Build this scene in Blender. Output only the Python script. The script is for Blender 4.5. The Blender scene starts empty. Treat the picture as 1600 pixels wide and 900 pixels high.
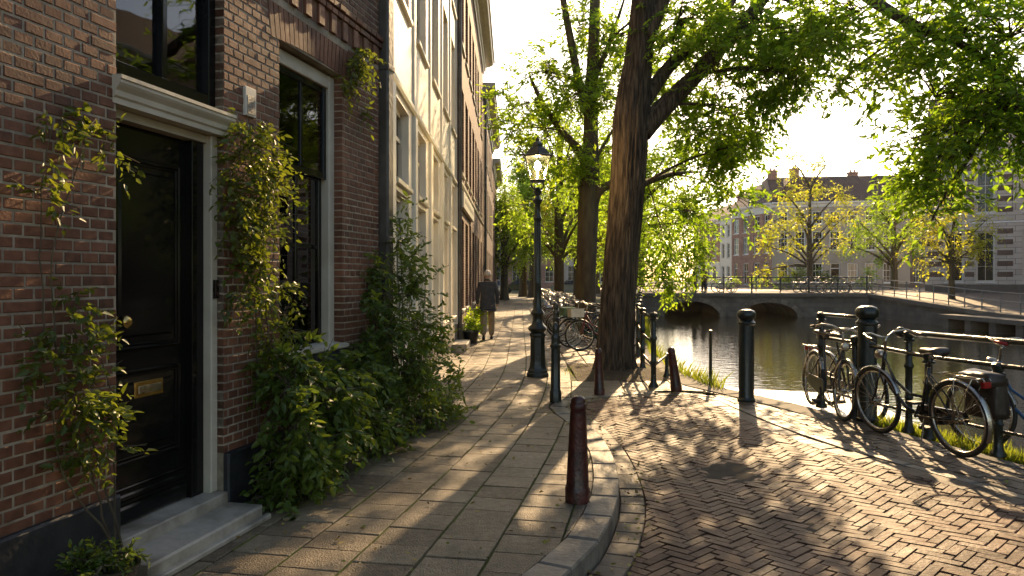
import bpy, math, random
import numpy as np
from mathutils import Vector, Matrix
R = math.radians
random.seed(7)
rng = np.random.default_rng(7)
sc = bpy.context.scene
col = sc.collection

# ---------------------------------------------------------------- camera, sky, sun, exposure
EYE = 1.55
F = 1150.0
cam_d = bpy.data.cameras.new('camera'); cam = bpy.data.objects.new('camera', cam_d); col.objects.link(cam)
cam.location = (0, 0, EYE); cam.rotation_euler = (R(90), 0, 0)
cam_d.sensor_width = 36; cam_d.lens = F/1600*36; cam_d.shift_y = -15/1600
cam_d.clip_start = .05; cam_d.clip_end = 3000
sc.camera = cam
SUN_EL, SUN_AZ = R(26.5), R(16.8)          # azimuth measured from +Y towards +X
sd = bpy.data.lights.new('sun', 'SUN'); sun = bpy.data.objects.new('sun', sd); col.objects.link(sun)
sd.energy = 4.7; sd.angle = R(.53); sd.color = (1.0, .76, .48)
S = Vector((math.sin(SUN_AZ)*math.cos(SUN_EL), math.cos(SUN_AZ)*math.cos(SUN_EL), math.sin(SUN_EL)))
sun.rotation_euler = S.to_track_quat('Z', 'Y').to_euler()
world = bpy.data.worlds.new('World'); sc.world = world; world.use_nodes = True
wn = world.node_tree; bg = wn.nodes['Background']
sky = wn.nodes.new('ShaderNodeTexSky'); sky.sky_type = 'NISHITA'; sky.sun_disc = False
sky.sun_elevation = SUN_EL; sky.sun_rotation = SUN_AZ; sky.air_density = .9; sky.dust_density = 1.0; sky.ozone_density = 1.0
wn.links.new(sky.outputs[0], bg.inputs[0]); bg.inputs[1].default_value = .145
sc.view_settings.view_transform = 'Standard'; sc.view_settings.look = 'None'
sc.view_settings.exposure = .95; sc.view_settings.use_white_balance = True; sc.view_settings.white_balance_temperature = 7700; sc.view_settings.white_balance_tint = 11; sc.view_settings.gamma = 1; sc.view_settings.use_curve_mapping = False
sc.cycles.max_bounces = 7; sc.cycles.transparent_max_bounces = 10; sc.cycles.transmission_bounces = 4
sc.cycles.diffuse_bounces = 3; sc.cycles.glossy_bounces = 3; sc.cycles.volume_bounces = 0
sc.cycles.use_denoising = True; sc.cycles.sample_clamp_indirect = 6
sc.cycles.caustics_reflective = False; sc.cycles.caustics_refractive = False

def A(u, v, Y): return Vector(((u-800)/F*Y, Y, EYE-(v-435)/F*Y))
def G(u, v, z=0):
    Y = F*(EYE-z)/(v-435); return Vector(((u-800)/F*Y, Y, z))

# ---------------------------------------------------------------- materials
MATS = {}
def ramp_set(nd, cols):
    cr = nd.color_ramp
    while len(cr.elements) < len(cols): cr.elements.new(.5)
    for i, c in enumerate(cols):
        cr.elements[i].position = i/(len(cols)-1) if len(cols) > 1 else 0
        cr.elements[i].color = (*c, 1)
def mat(name, cols, rough=.6, bump=0., scale=8., island=0., metal=0., coat=0., spec=.5, detail=5, stretch=(1,1,1), rvar=0., bdist=.01, coords='Object', lo=.3, hi=.7, stain=0., sscale=.8):
    if name in MATS: return MATS[name]
    if not isinstance(cols[0], (tuple, list)): cols = [cols, cols]
    m = bpy.data.materials.new(name); m.use_nodes = True; MATS[name] = m
    n, l = m.node_tree.nodes, m.node_tree.links
    b = n['Principled BSDF']
    b.inputs['Roughness'].default_value = rough; b.inputs['Metallic'].default_value = metal
    b.inputs['Coat Weight'].default_value = coat; b.inputs['Coat Roughness'].default_value = .06
    b.inputs['Specular IOR Level'].default_value = spec
    tc = n.new('ShaderNodeTexCoord'); mp = n.new('ShaderNodeMapping'); mp.inputs['Scale'].default_value = stretch
    l.new(tc.outputs[coords], mp.inputs[0])
    nz = n.new('ShaderNodeTexNoise'); nz.inputs['Scale'].default_value = scale; nz.inputs['Detail'].default_value = detail
    l.new(mp.outputs[0], nz.inputs['Vector'])
    mr = n.new('ShaderNodeMapRange'); mr.inputs[1].default_value = lo; mr.inputs[2].default_value = hi
    l.new(nz.outputs[0], mr.inputs[0])
    fac = mr.outputs[0]
    if island > 0:
        ge = n.new('ShaderNodeNewGeometry'); mx = n.new('ShaderNodeMix'); mx.data_type = 'FLOAT'
        mx.inputs[0].default_value = island; l.new(fac, mx.inputs[2]); l.new(ge.outputs['Random Per Island'], mx.inputs[3]); fac = mx.outputs[0]
    rp = n.new('ShaderNodeValToRGB'); ramp_set(rp, cols); l.new(fac, rp.inputs[0]); l.new(rp.outputs[0], b.inputs['Base Color'])
    if stain > 0:
        n3 = n.new('ShaderNodeTexNoise'); n3.inputs['Scale'].default_value = sscale; n3.inputs['Detail'].default_value = 7; n3.inputs['Roughness'].default_value = .62; l.new(tc.outputs[coords], n3.inputs['Vector'])
        m3 = n.new('ShaderNodeMapRange'); m3.inputs[1].default_value = .36; m3.inputs[2].default_value = .60; m3.inputs[3].default_value = 1-stain; m3.inputs[4].default_value = 1.06; l.new(n3.outputs[0], m3.inputs[0])
        x3 = n.new('ShaderNodeMix'); x3.data_type = 'RGBA'; x3.blend_type = 'MULTIPLY'; x3.inputs[0].default_value = 1; l.new(rp.outputs[0], x3.inputs[6]); l.new(m3.outputs[0], x3.inputs[7]); l.new(x3.outputs[2], b.inputs['Base Color'])
    if rvar > 0:
        m2 = n.new('ShaderNodeMapRange'); m2.inputs[3].default_value = max(.02, rough-rvar); m2.inputs[4].default_value = min(1, rough+rvar)
        nz2 = n.new('ShaderNodeTexNoise'); nz2.inputs['Scale'].default_value = scale*.6; nz2.inputs['Detail'].default_value = 4; l.new(tc.outputs[coords], nz2.inputs['Vector'])
        l.new(nz2.outputs[0], m2.inputs[0]); l.new(m2.outputs[0], b.inputs['Roughness'])
    if bump > 0:
        bp = n.new('ShaderNodeBump'); bp.inputs['Strength'].default_value = bump; bp.inputs['Distance'].default_value = bdist
        nb = n.new('ShaderNodeTexNoise'); nb.inputs['Scale'].default_value = scale*4; nb.inputs['Detail'].default_value = 6; l.new(mp.outputs[0], nb.inputs['Vector'])
        l.new(nb.outputs[0], bp.inputs['Height']); l.new(bp.outputs[0], b.inputs['Normal'])
    return m
def leafmat(name, c0, c1, trans, rough=.45, tw=.5):
    m = bpy.data.materials.new(name); m.use_nodes = True; MATS[name] = m
    n, l = m.node_tree.nodes, m.node_tree.links
    b = n['Principled BSDF']; b.inputs['Roughness'].default_value = rough; b.inputs['Specular IOR Level'].default_value = .45
    ge = n.new('ShaderNodeNewGeometry'); rp = n.new('ShaderNodeValToRGB'); ramp_set(rp, [c0, c1])
    tcl = n.new('ShaderNodeTexCoord'); nl = n.new('ShaderNodeTexNoise'); nl.inputs['Scale'].default_value = 1.1; nl.inputs['Detail'].default_value = 3; l.new(tcl.outputs['Object'], nl.inputs['Vector'])
    ml = n.new('ShaderNodeMapRange'); ml.inputs[1].default_value = .34; ml.inputs[2].default_value = .66; l.new(nl.outputs[0], ml.inputs[0])
    mm = n.new('ShaderNodeMix'); mm.data_type = 'FLOAT'; mm.inputs[0].default_value = .5; l.new(ml.outputs[0], mm.inputs[2]); l.new(ge.outputs['Random Per Island'], mm.inputs[3]); l.new(mm.outputs[0], rp.inputs[0])
    l.new(rp.outputs[0], b.inputs['Base Color'])
    t = n.new('ShaderNodeBsdfTranslucent'); rp2 = n.new('ShaderNodeValToRGB')
    ramp_set(rp2, [tuple(x*.45 for x in trans), tuple(x*.85 for x in trans), (min(1,trans[0]*1.35), trans[1]*1.05, trans[2])]); l.new(mm.outputs[0], rp2.inputs[0]); l.new(rp2.outputs[0], t.inputs[0])
    mx = n.new('ShaderNodeMixShader'); mx.inputs[0].default_value = tw
    l.new(b.outputs[0], mx.inputs[1]); l.new(t.outputs[0], mx.inputs[2]); l.new(mx.outputs[0], n['Material Output'].inputs[0])
    return m
def brickmat(name, c1, c2, mortar, sx=.22, sz=.065, msize=.008, rough=.8):
    m = bpy.data.materials.new(name); m.use_nodes = True; MATS[name] = m
    n, l = m.node_tree.nodes, m.node_tree.links; b = n['Principled BSDF']; b.inputs['Roughness'].default_value = rough
    tc = n.new('ShaderNodeTexCoord'); sp = n.new('ShaderNodeSeparateXYZ'); l.new(tc.outputs['Object'], sp.inputs[0])
    ad = n.new('ShaderNodeMath'); ad.operation = 'ADD'; l.new(sp.outputs[0], ad.inputs[0]); l.new(sp.outputs[1], ad.inputs[1])
    cb = n.new('ShaderNodeCombineXYZ'); l.new(ad.outputs[0], cb.inputs[0]); l.new(sp.outputs[2], cb.inputs[1])
    br = n.new('ShaderNodeTexBrick'); br.inputs['Scale'].default_value = 1; br.inputs['Brick Width'].default_value = sx; br.inputs['Row Height'].default_value = sz
    br.inputs['Mortar Size'].default_value = msize; br.inputs['Color1'].default_value = (*c1, 1); br.inputs['Color2'].default_value = (*c2, 1); br.inputs['Mortar'].default_value = (*mortar, 1)
    l.new(cb.outputs[0], br.inputs[0])
    nz = n.new('ShaderNodeTexNoise'); nz.inputs['Scale'].default_value = 1.3; nz.inputs['Detail'].default_value = 6; l.new(tc.outputs['Object'], nz.inputs[0])
    mr = n.new('ShaderNodeMapRange'); mr.inputs[1].default_value = .3; mr.inputs[2].default_value = .7; mr.inputs[3].default_value = .7; mr.inputs[4].default_value = 1.25; l.new(nz.outputs[0], mr.inputs[0])
    mx = n.new('ShaderNodeMix'); mx.data_type = 'RGBA'; mx.blend_type = 'MULTIPLY'; mx.inputs[0].default_value = 1; l.new(br.outputs[0], mx.inputs[6]); l.new(mr.outputs[0], mx.inputs[7])
    l.new(mx.outputs[2], b.inputs['Base Color'])
    bp = n.new('ShaderNodeBump'); bp.inputs['Strength'].default_value = .6; bp.inputs['Distance'].default_value = .006; bp.invert = True; l.new(br.outputs[1], bp.inputs['Height']); l.new(bp.outputs[0], b.inputs['Normal'])
    return m
def glassmat(name, tint=(.9,.95,.92), refl=.1):
    m = bpy.data.materials.new(name); m.use_nodes = True; MATS[name] = m
    n, l = m.node_tree.nodes, m.node_tree.links
    g = n.new('ShaderNodeBsdfGlossy'); g.inputs['Roughness'].default_value = .02
    t = n.new('ShaderNodeBsdfTransparent'); t.inputs[0].default_value = (*tint, 1)
    fr = n.new('ShaderNodeFresnel'); fr.inputs[0].default_value = 1.55
    nz = n.new('ShaderNodeTexNoise'); nz.inputs['Scale'].default_value = 1.6; bp = n.new('ShaderNodeBump'); bp.inputs['Strength'].default_value = .12; bp.inputs['Distance'].default_value = .02
    l.new(nz.outputs[0], bp.inputs['Height']); l.new(bp.outputs[0], g.inputs['Normal'])
    ad = n.new('ShaderNodeMath'); ad.use_clamp = True; ad.inputs[1].default_value = refl; l.new(fr.outputs[0], ad.inputs[0])
    mx = n.new('ShaderNodeMixShader'); l.new(ad.outputs[0], mx.inputs[0]); l.new(t.outputs[0], mx.inputs[1]); l.new(g.outputs[0], mx.inputs[2])
    l.new(mx.outputs[0], n['Material Output'].inputs[0]); return m

m_brick1 = mat('aged_red_brick', [(.085,.029,.014),(.165,.061,.031),(.23,.090,.047),(.30,.13,.072)], .72, .4, 18, .5, bdist=.004, rvar=.15, stain=.5, sscale=1.1)
m_mortar = mat('grey_lime_mortar', [(.30,.245,.175),(.50,.42,.31)], .9, .5, 14, stain=.45, sscale=1.7)
m_black = mat('black_gloss_paint', [(.006,.006,.006),(.012,.011,.010)], .11, .03, 3, coat=0, rvar=.04, spec=.22)
m_plinth = mat('black_tarred_plinth', [(.012,.013,.015),(.03,.031,.034)], .55, .4, 9, rvar=.2)
m_cream = mat('cream_painted_wood', [(.50,.44,.34),(.62,.56,.45)], .45, .15, 5)
m_plaster = mat('cream_painted_plaster', [(.64,.57,.45),(.78,.71,.58),(.80,.74,.62)], .5, .25, 1.4, rvar=.15)
m_white = mat('off_white_paint', [(.58,.54,.46),(.70,.66,.57)], .45, .1, 4)
m_step = mat('worn_bluestone_step', [(.26,.215,.16),(.42,.36,.285),(.50,.43,.35)], .55, .4, 6, rvar=.2, stain=.35, sscale=4)
m_tile = mat('concrete_paving_tile', [(.095,.067,.038),(.18,.130,.080),(.255,.192,.122),(.35,.275,.18)], .58, 1.0, 22, .55, rvar=.22, bdist=.012, spec=.5, detail=9, stain=.42, sscale=1.4)
m_joint = mat('mossy_sand_joint', [(.035,.028,.015),(.06,.07,.012),(.075,.06,.035)], .95, .5, 3)
m_road = mat('red_brown_clay_paver', [(.046,.023,.014),(.092,.046,.029),(.132,.069,.043),(.20,.112,.070)], .66, .9, 9, .6, rvar=.16, bdist=.006, spec=.3, stain=.4, sscale=1.0)
m_strip = mat('grey_brown_clay_paver', [(.06,.042,.029),(.105,.077,.054),(.155,.118,.083)], .62, .7, 9, .6, rvar=.18, bdist=.005, spec=.35, stain=.4, sscale=1.3)
m_sand = mat('dark_road_sand', [(.022,.017,.012),(.05,.04,.028)], .95, .5, 6)
m_kerb = mat('worn_granite_kerb', [(.10,.085,.065),(.17,.145,.115),(.23,.20,.155)], .58, .6, 8, .4, rvar=.18, stain=.4, sscale=2)
m_green = mat('dark_green_iron_paint', [(.007,.014,.011),(.014,.024,.019)], .32, .6, 14, coat=.2, rvar=.15, stain=.5, sscale=8)
m_red = mat('oxblood_iron_paint', [(.035,.010,.008),(.075,.016,.011),(.10,.022,.015)], .36, .6, 12, coat=.15, rvar=.15, stain=.6, sscale=9)
m_bark = mat('furrowed_brown_bark', [(.04,.026,.015),(.10,.066,.04),(.17,.12,.075)], .9, 1.0, 26, stretch=(1,1,.10), bdist=.05, detail=8, lo=.38, hi=.62)
m_bark2 = mat('smooth_grey_brown_bark', [(.05,.036,.02),(.09,.066,.038),(.12,.105,.05)], .85, .8, 7, stretch=(1,1,.3), bdist=.02)
m_soil = mat('trodden_soil', [(.05,.033,.018),(.10,.068,.038)], .95, 1.0, 9, bdist=.03)
m_stone = mat('pale_wet_landing_stone', [(.48,.44,.37),(.62,.58,.5)], .38, .15, 2, rvar=.1)
m_quay = brickmat('dark_quay_brick', (.075,.055,.042), (.13,.095,.07), (.13,.115,.09), .24, .075)
m_quayst = mat('weathered_quay_stone', [(.10,.088,.072),(.18,.16,.135)], .85, .5, 3, .4)
m_bridge = brickmat('dark_bridge_masonry', (.105,.095,.082), (.155,.142,.122), (.09,.085,.075), .6, .28, .012)
m_lead = mat('weathered_lead_pipe', [(.06,.052,.042),(.13,.115,.095)], .5, .4, 5, metal=.3, rvar=.15)
m_brass = mat('old_brass', [(.50,.33,.11),(.62,.43,.17)], .25, .1, 8, metal=1, rvar=.08)
m_chrome = mat('dull_chrome', [(.38,.35,.30),(.55,.51,.45)], .28, .1, 20, metal=1, rvar=.1)
m_rubber = mat('black_rubber', [(.012,.011,.010),(.025,.023,.02)], .6, .2, 30)
m_bikebl = mat('black_bike_enamel', [(.010,.010,.010),(.022,.02,.018)], .25, .1, 10, coat=.4)
m_leather = mat('worn_black_leather', [(.022,.016,.012),(.05,.036,.026)], .4, .3, 20)
m_glass = glassmat('window_glass', (.55,.56,.5), .05)
m_glassf = mat('far_window_glass', [(.012,.014,.013),(.035,.038,.034)], .1, 0, .7, spec=.4)
m_lampglass = glassmat('lantern_glass', (.95,.9,.8), .03)
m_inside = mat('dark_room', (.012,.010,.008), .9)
m_curtain = mat('grey_curtain_cloth', [(.16,.14,.11),(.30,.27,.21)], .9, 0, 1.2, stretch=(14,1,.3))
m_blind = mat('white_lace_curtain', [(.45,.42,.35),(.62,.58,.5)], .9, 0, 3)
L_near = leafmat('elm_leaf_green', (.055,.105,.012), (.12,.18,.02), (.42,.70,.05), tw=.6)
L_yel = leafmat('elm_leaf_yellow', (.16,.19,.02), (.30,.28,.03), (.74,.80,.06), tw=.6)
L_dark = leafmat('elm_leaf_deep_green', (.03,.06,.012), (.07,.105,.018), (.25,.38,.03), tw=.45)
L_mid = leafmat('elm_leaf_mid_green', (.075,.135,.015), (.16,.22,.02), (.52,.80,.06), tw=.62)
L_ivy = leafmat('climber_leaf_green', (.04,.075,.012), (.12,.15,.02), (.34,.42,.04), rough=.45, tw=.35)
L_bush = leafmat('shrub_leaf_green', (.045,.085,.014), (.11,.16,.022), (.30,.44,.045), rough=.45, tw=.36)
L_grass = leafmat('fresh_grass_green', (.07,.12,.015), (.15,.2,.03), (.5,.6,.06))

# ---------------------------------------------------------------- mesh helpers
def tag(o, label=None, cat=None, group=None, kind=None):
    if label: o['label'] = label
    if cat: o['category'] = cat
    if group: o['group'] = group
    if kind: o['kind'] = kind
    return o
def empty(name, loc=(0,0,0), rz=0, parent=None):
    o = bpy.data.objects.new(name, None); col.objects.link(o); o.location = loc; o.rotation_euler = (0,0,rz); o.parent = parent; o.empty_display_size = .2
    return o
def link(name, me, m, parent=None, smooth=False):
    o = bpy.data.objects.new(name, me); col.objects.link(o); o.parent = parent
    if m is not None: me.materials.append(m)
    if smooth: me.polygons.foreach_set('use_smooth', [True]*len(me.polygons))
    return o
class MB:
    def __init__(s): s.v = []; s.f = []
    def add(s, vs, fs):
        k = len(s.v); s.v += [tuple(p) for p in vs]; s.f += [tuple(i+k for i in f) for f in fs]; return s
    def box(s, x0, x1, y0, y1, z0, z1, mtx=None):
        vs = [Vector((x, y, z)) for z in (z0, z1) for y in (y0, y1) for x in (x0, x1)]
        if mtx: vs = [mtx @ p for p in vs]
        return s.add(vs, [(0,2,3,1),(4,5,7,6),(0,1,5,4),(2,6,7,3),(0,4,6,2),(1,3,7,5)])
    def cbox(s, x0, x1, y0, y1, z0, z1, c):
        """box with chamfered edges on all sides seen from -y"""
        b = [(x0,y1,z0),(x1,y1,z0),(x1,y1,z1),(x0,y1,z1),(x0,y0+c,z0),(x1,y0+c,z0),(x1,y0+c,z1),(x0,y0+c,z1),(x0+c,y0,z0+c),(x1-c,y0,z0+c),(x1-c,y0,z1-c),(x0+c,y0,z1-c)]
        f = [(8,9,10,11)]
        for i in range(4):
            j = (i+1) % 4; f += [(i, j, 4+j, 4+i), (4+i, 4+j, 8+j, 8+i)]
        return s.add(b, f)
    def lathe(s, prof, n=24, c=(0,0), flat=False, tilt=None):
        k = len(s.v)
        for r, z in prof:
            for i in range(n):
                a = 2*math.pi*(i+.5)/n; p = Vector((c[0]+r*math.cos(a), c[1]+r*math.sin(a), z))
                if tilt: p = tilt @ p
                s.v.append(tuple(p))
        for j in range(len(prof)-1):
            for i in range(n):
                i2 = (i+1) % n; s.f.append((k+j*n+i, k+j*n+i2, k+(j+1)*n+i2, k+(j+1)*n+i))
        s.f.append(tuple(k+i for i in range(n))[::-1]); s.f.append(tuple(k+(len(prof)-1)*n+i for i in range(n)))
        return s
    def tube(s, pts, r, n=8, caps=True):
        pts = [Vector(p) for p in pts]; rs = r if isinstance(r, (list, tuple)) else [r]*len(pts)
        k = len(s.v); up = None
        for i, p in enumerate(pts):
            d = (pts[min(i+1, len(pts)-1)] - pts[max(i-1, 0)])
            if d.length < 1e-7: d = Vector((0,0,1))
            d.normalize()
            if up is None:
                up = Vector((0,0,1)) if abs(d.z) < .9 else Vector((1,0,0))
            a = d.cross(up)
            if a.length < 1e-4: a = d.cross(Vector((0,1,0)))
            a.normalize(); b = a.cross(d); b.normalize(); up = b
            for j in range(n):
                t = 2*math.pi*j/n; s.v.append(tuple(p + (a*math.cos(t) + b*math.sin(t))*rs[i]))
        for i in range(len(pts)-1):
            for j in range(n):
                j2 = (j+1) % n; s.f.append((k+i*n+j, k+i*n+j2, k+(i+1)*n+j2, k+(i+1)*n+j))
        if caps:
            s.f.append(tuple(k+j for j in range(n))[::-1]); s.f.append(tuple(k+(len(pts)-1)*n+j for j in range(n)))
        return s
    def ring(s, c, R_, r, ax='y', n=40, m=8, a0=0, a1=2*math.pi, sq=1):
        full = abs(a1-a0-2*math.pi) < 1e-6; k = len(s.v); cnt = n if full else n+1
        for i in range(cnt):
            a = a0+(a1-a0)*i/n
            for j in range(m):
                t = 2*math.pi*j/m; rr = R_+r*math.cos(t); w = r*sq*math.sin(t)
                s.v.append((c[0]+rr*math.cos(a), c[1]+w, c[2]+rr*math.sin(a)))
        for i in range(n):
            i2 = (i+1) % cnt
            for j in range(m):
                j2 = (j+1) % m; s.f.append((k+i*m+j, k+i*m+j2, k+i2*m+j2, k+i2*m+j))
        return s
    def sphere(s, c, r, n=16, m=10, sc_=(1,1,1)):
        prof = [(max(1e-4, math.sin(math.pi*j/m))*r, -math.cos(math.pi*j/m)*r) for j in range(m+1)]
        k = len(s.v); s.lathe(prof, n)
        for i in range(k, len(s.v)):
            x, y, z = s.v[i]; s.v[i] = (c[0]+x*sc_[0], c[1]+y*sc_[1], c[2]+z*sc_[2])
        return s
    def prism(s, poly, z0, z1):
        k = len(s.v); n = len(poly)
        s.v += [(p[0], p[1], z0) for p in poly] + [(p[0], p[1], z1) for p in poly]
        s.f.append(tuple(k+i for i in range(n))[::-1]); s.f.append(tuple(k+n+i for i in range(n)))
        for i in range(n): j = (i+1) % n; s.f.append((k+i, k+j, k+n+j, k+n+i))
        return s
    def build(s, name, m, parent=None, smooth=False, angle=None):
        me = bpy.data.meshes.new(name); me.from_pydata(s.v, [], s.f); me.update()
        o = link(name, me, m, parent, smooth)
        if angle: me.set_sharp_from_angle(angle=R(angle))
        return o
def np_mesh(name, V, Fc, m, parent=None, smooth=False):
    me = bpy.data.meshes.new(name); nf, k = Fc.shape
    me.vertices.add(len(V)); me.vertices.foreach_set('co', V.astype(np.float32).ravel())
    me.loops.add(nf*k); me.loops.foreach_set('vertex_index', Fc.astype(np.int32).ravel())
    me.polygons.add(nf); me.polygons.foreach_set('loop_start', (np.arange(nf)*k).astype(np.int32))
    me.update(calc_edges=True); me.validate()
    return link(name, me, m, parent, smooth)
def copy_tree(o, parent=None, loc=None, rz=None):
    c = o.copy(); col.objects.link(c); c.parent = parent
    if loc is not None: c.location = loc
    if rz is not None: c.rotation_euler = (c.rotation_euler[0], c.rotation_euler[1], rz)
    for ch in KIDS.get(o.name, []) or list(o.children): copy_tree(ch, c)
    return c
KIDS = {}

# ---------------------------------------------------------------- foliage
def unit(a): return a/np.maximum(np.linalg.norm(a, axis=1, keepdims=True), 1e-9)
def leaf_arrays(P, D, size, w=.42, near=True):
    n = len(P); D = unit(D)
    rnd = rng.normal(size=(n,3)); rnd[:,2] += 1.2
    side = unit(np.cross(D, rnd)); nor = np.cross(side, D); s = size[:,None]
    fold = nor*s*.10
    if near:
        vs = [P, P+D*s*.30+side*s*w*.5+fold, P+D*s*.68+side*s*w*.38+fold*.6-nor*s*.03, P+D*s-nor*s*.12, P+D*s*.68-side*s*w*.38+fold*.6-nor*s*.03, P+D*s*.30-side*s*w*.5+fold]
        V = np.stack(vs, 1).reshape(-1, 3); b = np.arange(n)[:,None]*6
        Fc = np.concatenate([b+np.array([0,1,2,3]), b+np.array([0,3,4,5])])
    else:
        vs = [P, P+D*s*.45+side*s*w*.55+fold, P+D*s, P+D*s*.45-side*s*w*.55+fold]
        V = np.stack(vs, 1).reshape(-1, 3); b = np.arange(n)[:,None]*4
        Fc = b+np.array([0,1,2,3])
    return V, Fc
def twigs(blobs, lsize, twig_len=.6, per=11, droop=.35, near=True, w=.42, hang=.5, shell=.35):
    """leafy twigs spread through ellipsoids; returns leaf arrays and the twig polylines"""
    Ps, Ds, Ss, T = [], [], [], []
    for (c, r, n) in blobs:
        r = np.array(r if hasattr(r, '__len__') else (r, r, r*.8)); c = np.array(c)
        d = unit(rng.normal(size=(n,3))); q = d*(shell+(1-shell)*rng.random((n,1))**.6)
        # lumps: push start points towards a few random attractors
        k = max(3, n//14); att = unit(rng.normal(size=(k,3)))*(.45+.55*rng.random((k,1)))
        idx = rng.integers(0, k, n); q = q*.45+att[idx]*.62
        p0 = c+q*r
        dr = unit(unit(q)*.8+rng.normal(size=(n,3))*.55+np.array([0,0,-hang*.5])); Ln = twig_len*(.6+.7*rng.random(n))
        for i in range(per):
            t = (i+.6)/per
            pos = p0+dr*(Ln*t)[:,None]+np.array([0,0,-1])*((t*t)*droop*Ln)[:,None]
            sd_ = unit(np.cross(dr, rng.normal(size=(n,3))*.35+np.array([0,0,1])))*(1 if i % 2 else -1)
            Ps.append(pos); Ds.append(dr*.7+sd_*.85+rng.normal(size=(n,3))*.3+np.array([0,0,-.12-hang*.4])); Ss.append(lsize*(.5+.8*rng.random(n)))
        T.append((c, p0, dr, Ln))
    V, Fc = leaf_arrays(np.concatenate(Ps), np.concatenate(Ds), np.concatenate(Ss), w, near)
    return V, Fc, T
def bez(p0, p1, p2, n=10):
    return [p0*(1-t)**2+p1*2*t*(1-t)+p2*t*t for t in [i/n for i in range(n+1)]]
def trunk_mesh(path, n=40, rings=90, ridge=.04, flare=0, seed=0):
    """tapered trunk along path of (Vector, radius) with furrowed bark relief"""
    g = np.random.default_rng(seed); m = MB(); L_ = len(path)-1
    ph = g.random(n)*6.28; amp = g.random(n)
    for i in range(rings+1):
        t = i/rings*L_; k = min(int(t), L_-1); f = t-k
        p = [path[max(0, min(L_, k+j))] for j in (-1,0,1,2)]
        def cr(a,b,c,d): return .5*((2*b)+(c-a)*f+(2*a-5*b+4*c-d)*f*f+(3*b-a-3*c+d)*f**3)
        c = cr(p[0][0],p[1][0],p[2][0],p[3][0]); r = cr(p[0][1],p[1][1],p[2][1],p[3][1]); z = c.z
        for j in range(n):
            a = 2*math.pi*j/n
            rr = r*(1+ridge*(math.sin(j*2.1+ph[j]*.6+math.sin(z*1.7+amp[j]*5)*1.4)+.5*math.sin(z*9+ph[j]*3)*amp[j])+.05*math.sin(a*3+z*.6+seed)+.04*math.sin(a*2-z*1.1))
            if flare: rr += r*flare*math.exp(-i/rings*path[-1][0].z*1.0/.28)*(.55+.45*math.sin(a*5+seed))
            m.v.append((c.x+rr*math.cos(a), c.y+rr*math.sin(a), c.z))
    for i in range(rings):
        for j in range(n):
            j2 = (j+1) % n; m.f.append((i*n+j, i*n+j2, (i+1)*n+j2, (i+1)*n+j))
    return m
def tree(name, label, base, path, limbs, blobs, lsize, lm, bm, group=None, n=20, rings=30, ridge=.03, flare=.3, per=11, tl=.6, near=False, droop=.35, extra=None, hang=.5, twig_r=.006, w=.42, every=1, seed=1):
    """path: [(world x,y,z,r)]; limbs: [([pts],[radii])] world coordinates"""
    b = Vector(base); root = empty(name, b); tag(root, label, 'tree', group)
    pth = [(Vector(p[:3])-b, p[3]) for p in path]
    tm = trunk_mesh(pth, n, rings, ridge, flare, seed)
    for pts, rs in limbs: 
        ps = [Vector(p)-b for p in pts]
        sm = []; sr = []
        for i in range(len(ps)-1):
            for k in range(5):
                f = k/5; a0 = ps[max(0,i-1)]; a1 = ps[i]; a2 = ps[i+1]; a3 = ps[min(len(ps)-1,i+2)]
                sm.append(.5*((2*a1)+(a2-a0)*f+(2*a0-5*a1+4*a2-a3)*f*f+(3*a1-a0-3*a2+a3)*f**3)); sr.append(rs[i]+(rs[i+1]-rs[i])*f)
        sm.append(ps[-1]); sr.append(rs[-1]); tm.tube(sm, sr, 12)
    tm.build('trunk', bm, root, True)
    bl = [(np.array(Vector(c)-b), r, k) for c, r, k in blobs]
    V, Fc, T = twigs(bl, lsize, tl, per, droop, near, w, hang)
    # branches: nearest skeleton point -> blob centre -> twig starts
    sk = [p for p, r in pth[len(pth)//3:]] + [Vector(q)-b for pts, _ in limbs for q in pts[1:]]
    br = MB()
    for (c, p0, dr, Ln) in T:
        cv = Vector(c); s0 = min(sk, key=lambda q: (q-cv).length + max(0, q.z-cv.z)*.7)
        dist = (cv-s0).length; r0 = max(.012, min(.07, dist*.016))
        mid = (s0+cv)/2+Vector((0,0,dist*.14))
        br.tube(bez(s0, mid, cv, 8), [r0*(1-.65*i/8) for i in range(9)], 6)
        for i in range(0, len(p0), every):
            a = Vector(p0[i]); e = a+Vector(dr[i])*Ln[i]; e.z -= droop*Ln[i]
            if i % 3 == 0:
                st = cv.lerp(a, .1) if random.random() < .5 else cv.lerp(s0, random.random()*.4)
                br.tube(bez(st, (st+a)/2+Vector((0,0,.12*(a-st).length)), a, 4), [twig_r*2.0, twig_r*1.7, twig_r*1.5, twig_r*1.3, twig_r], 4, False)
            br.tube([a, (a+e)/2+Vector((0,0,.04)), e], [twig_r, twig_r*.8, twig_r*.4], 3, False)
    br.build('branches', bm, root, True)
    np_mesh('crown', V, Fc, lm, root)
    return root
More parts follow.
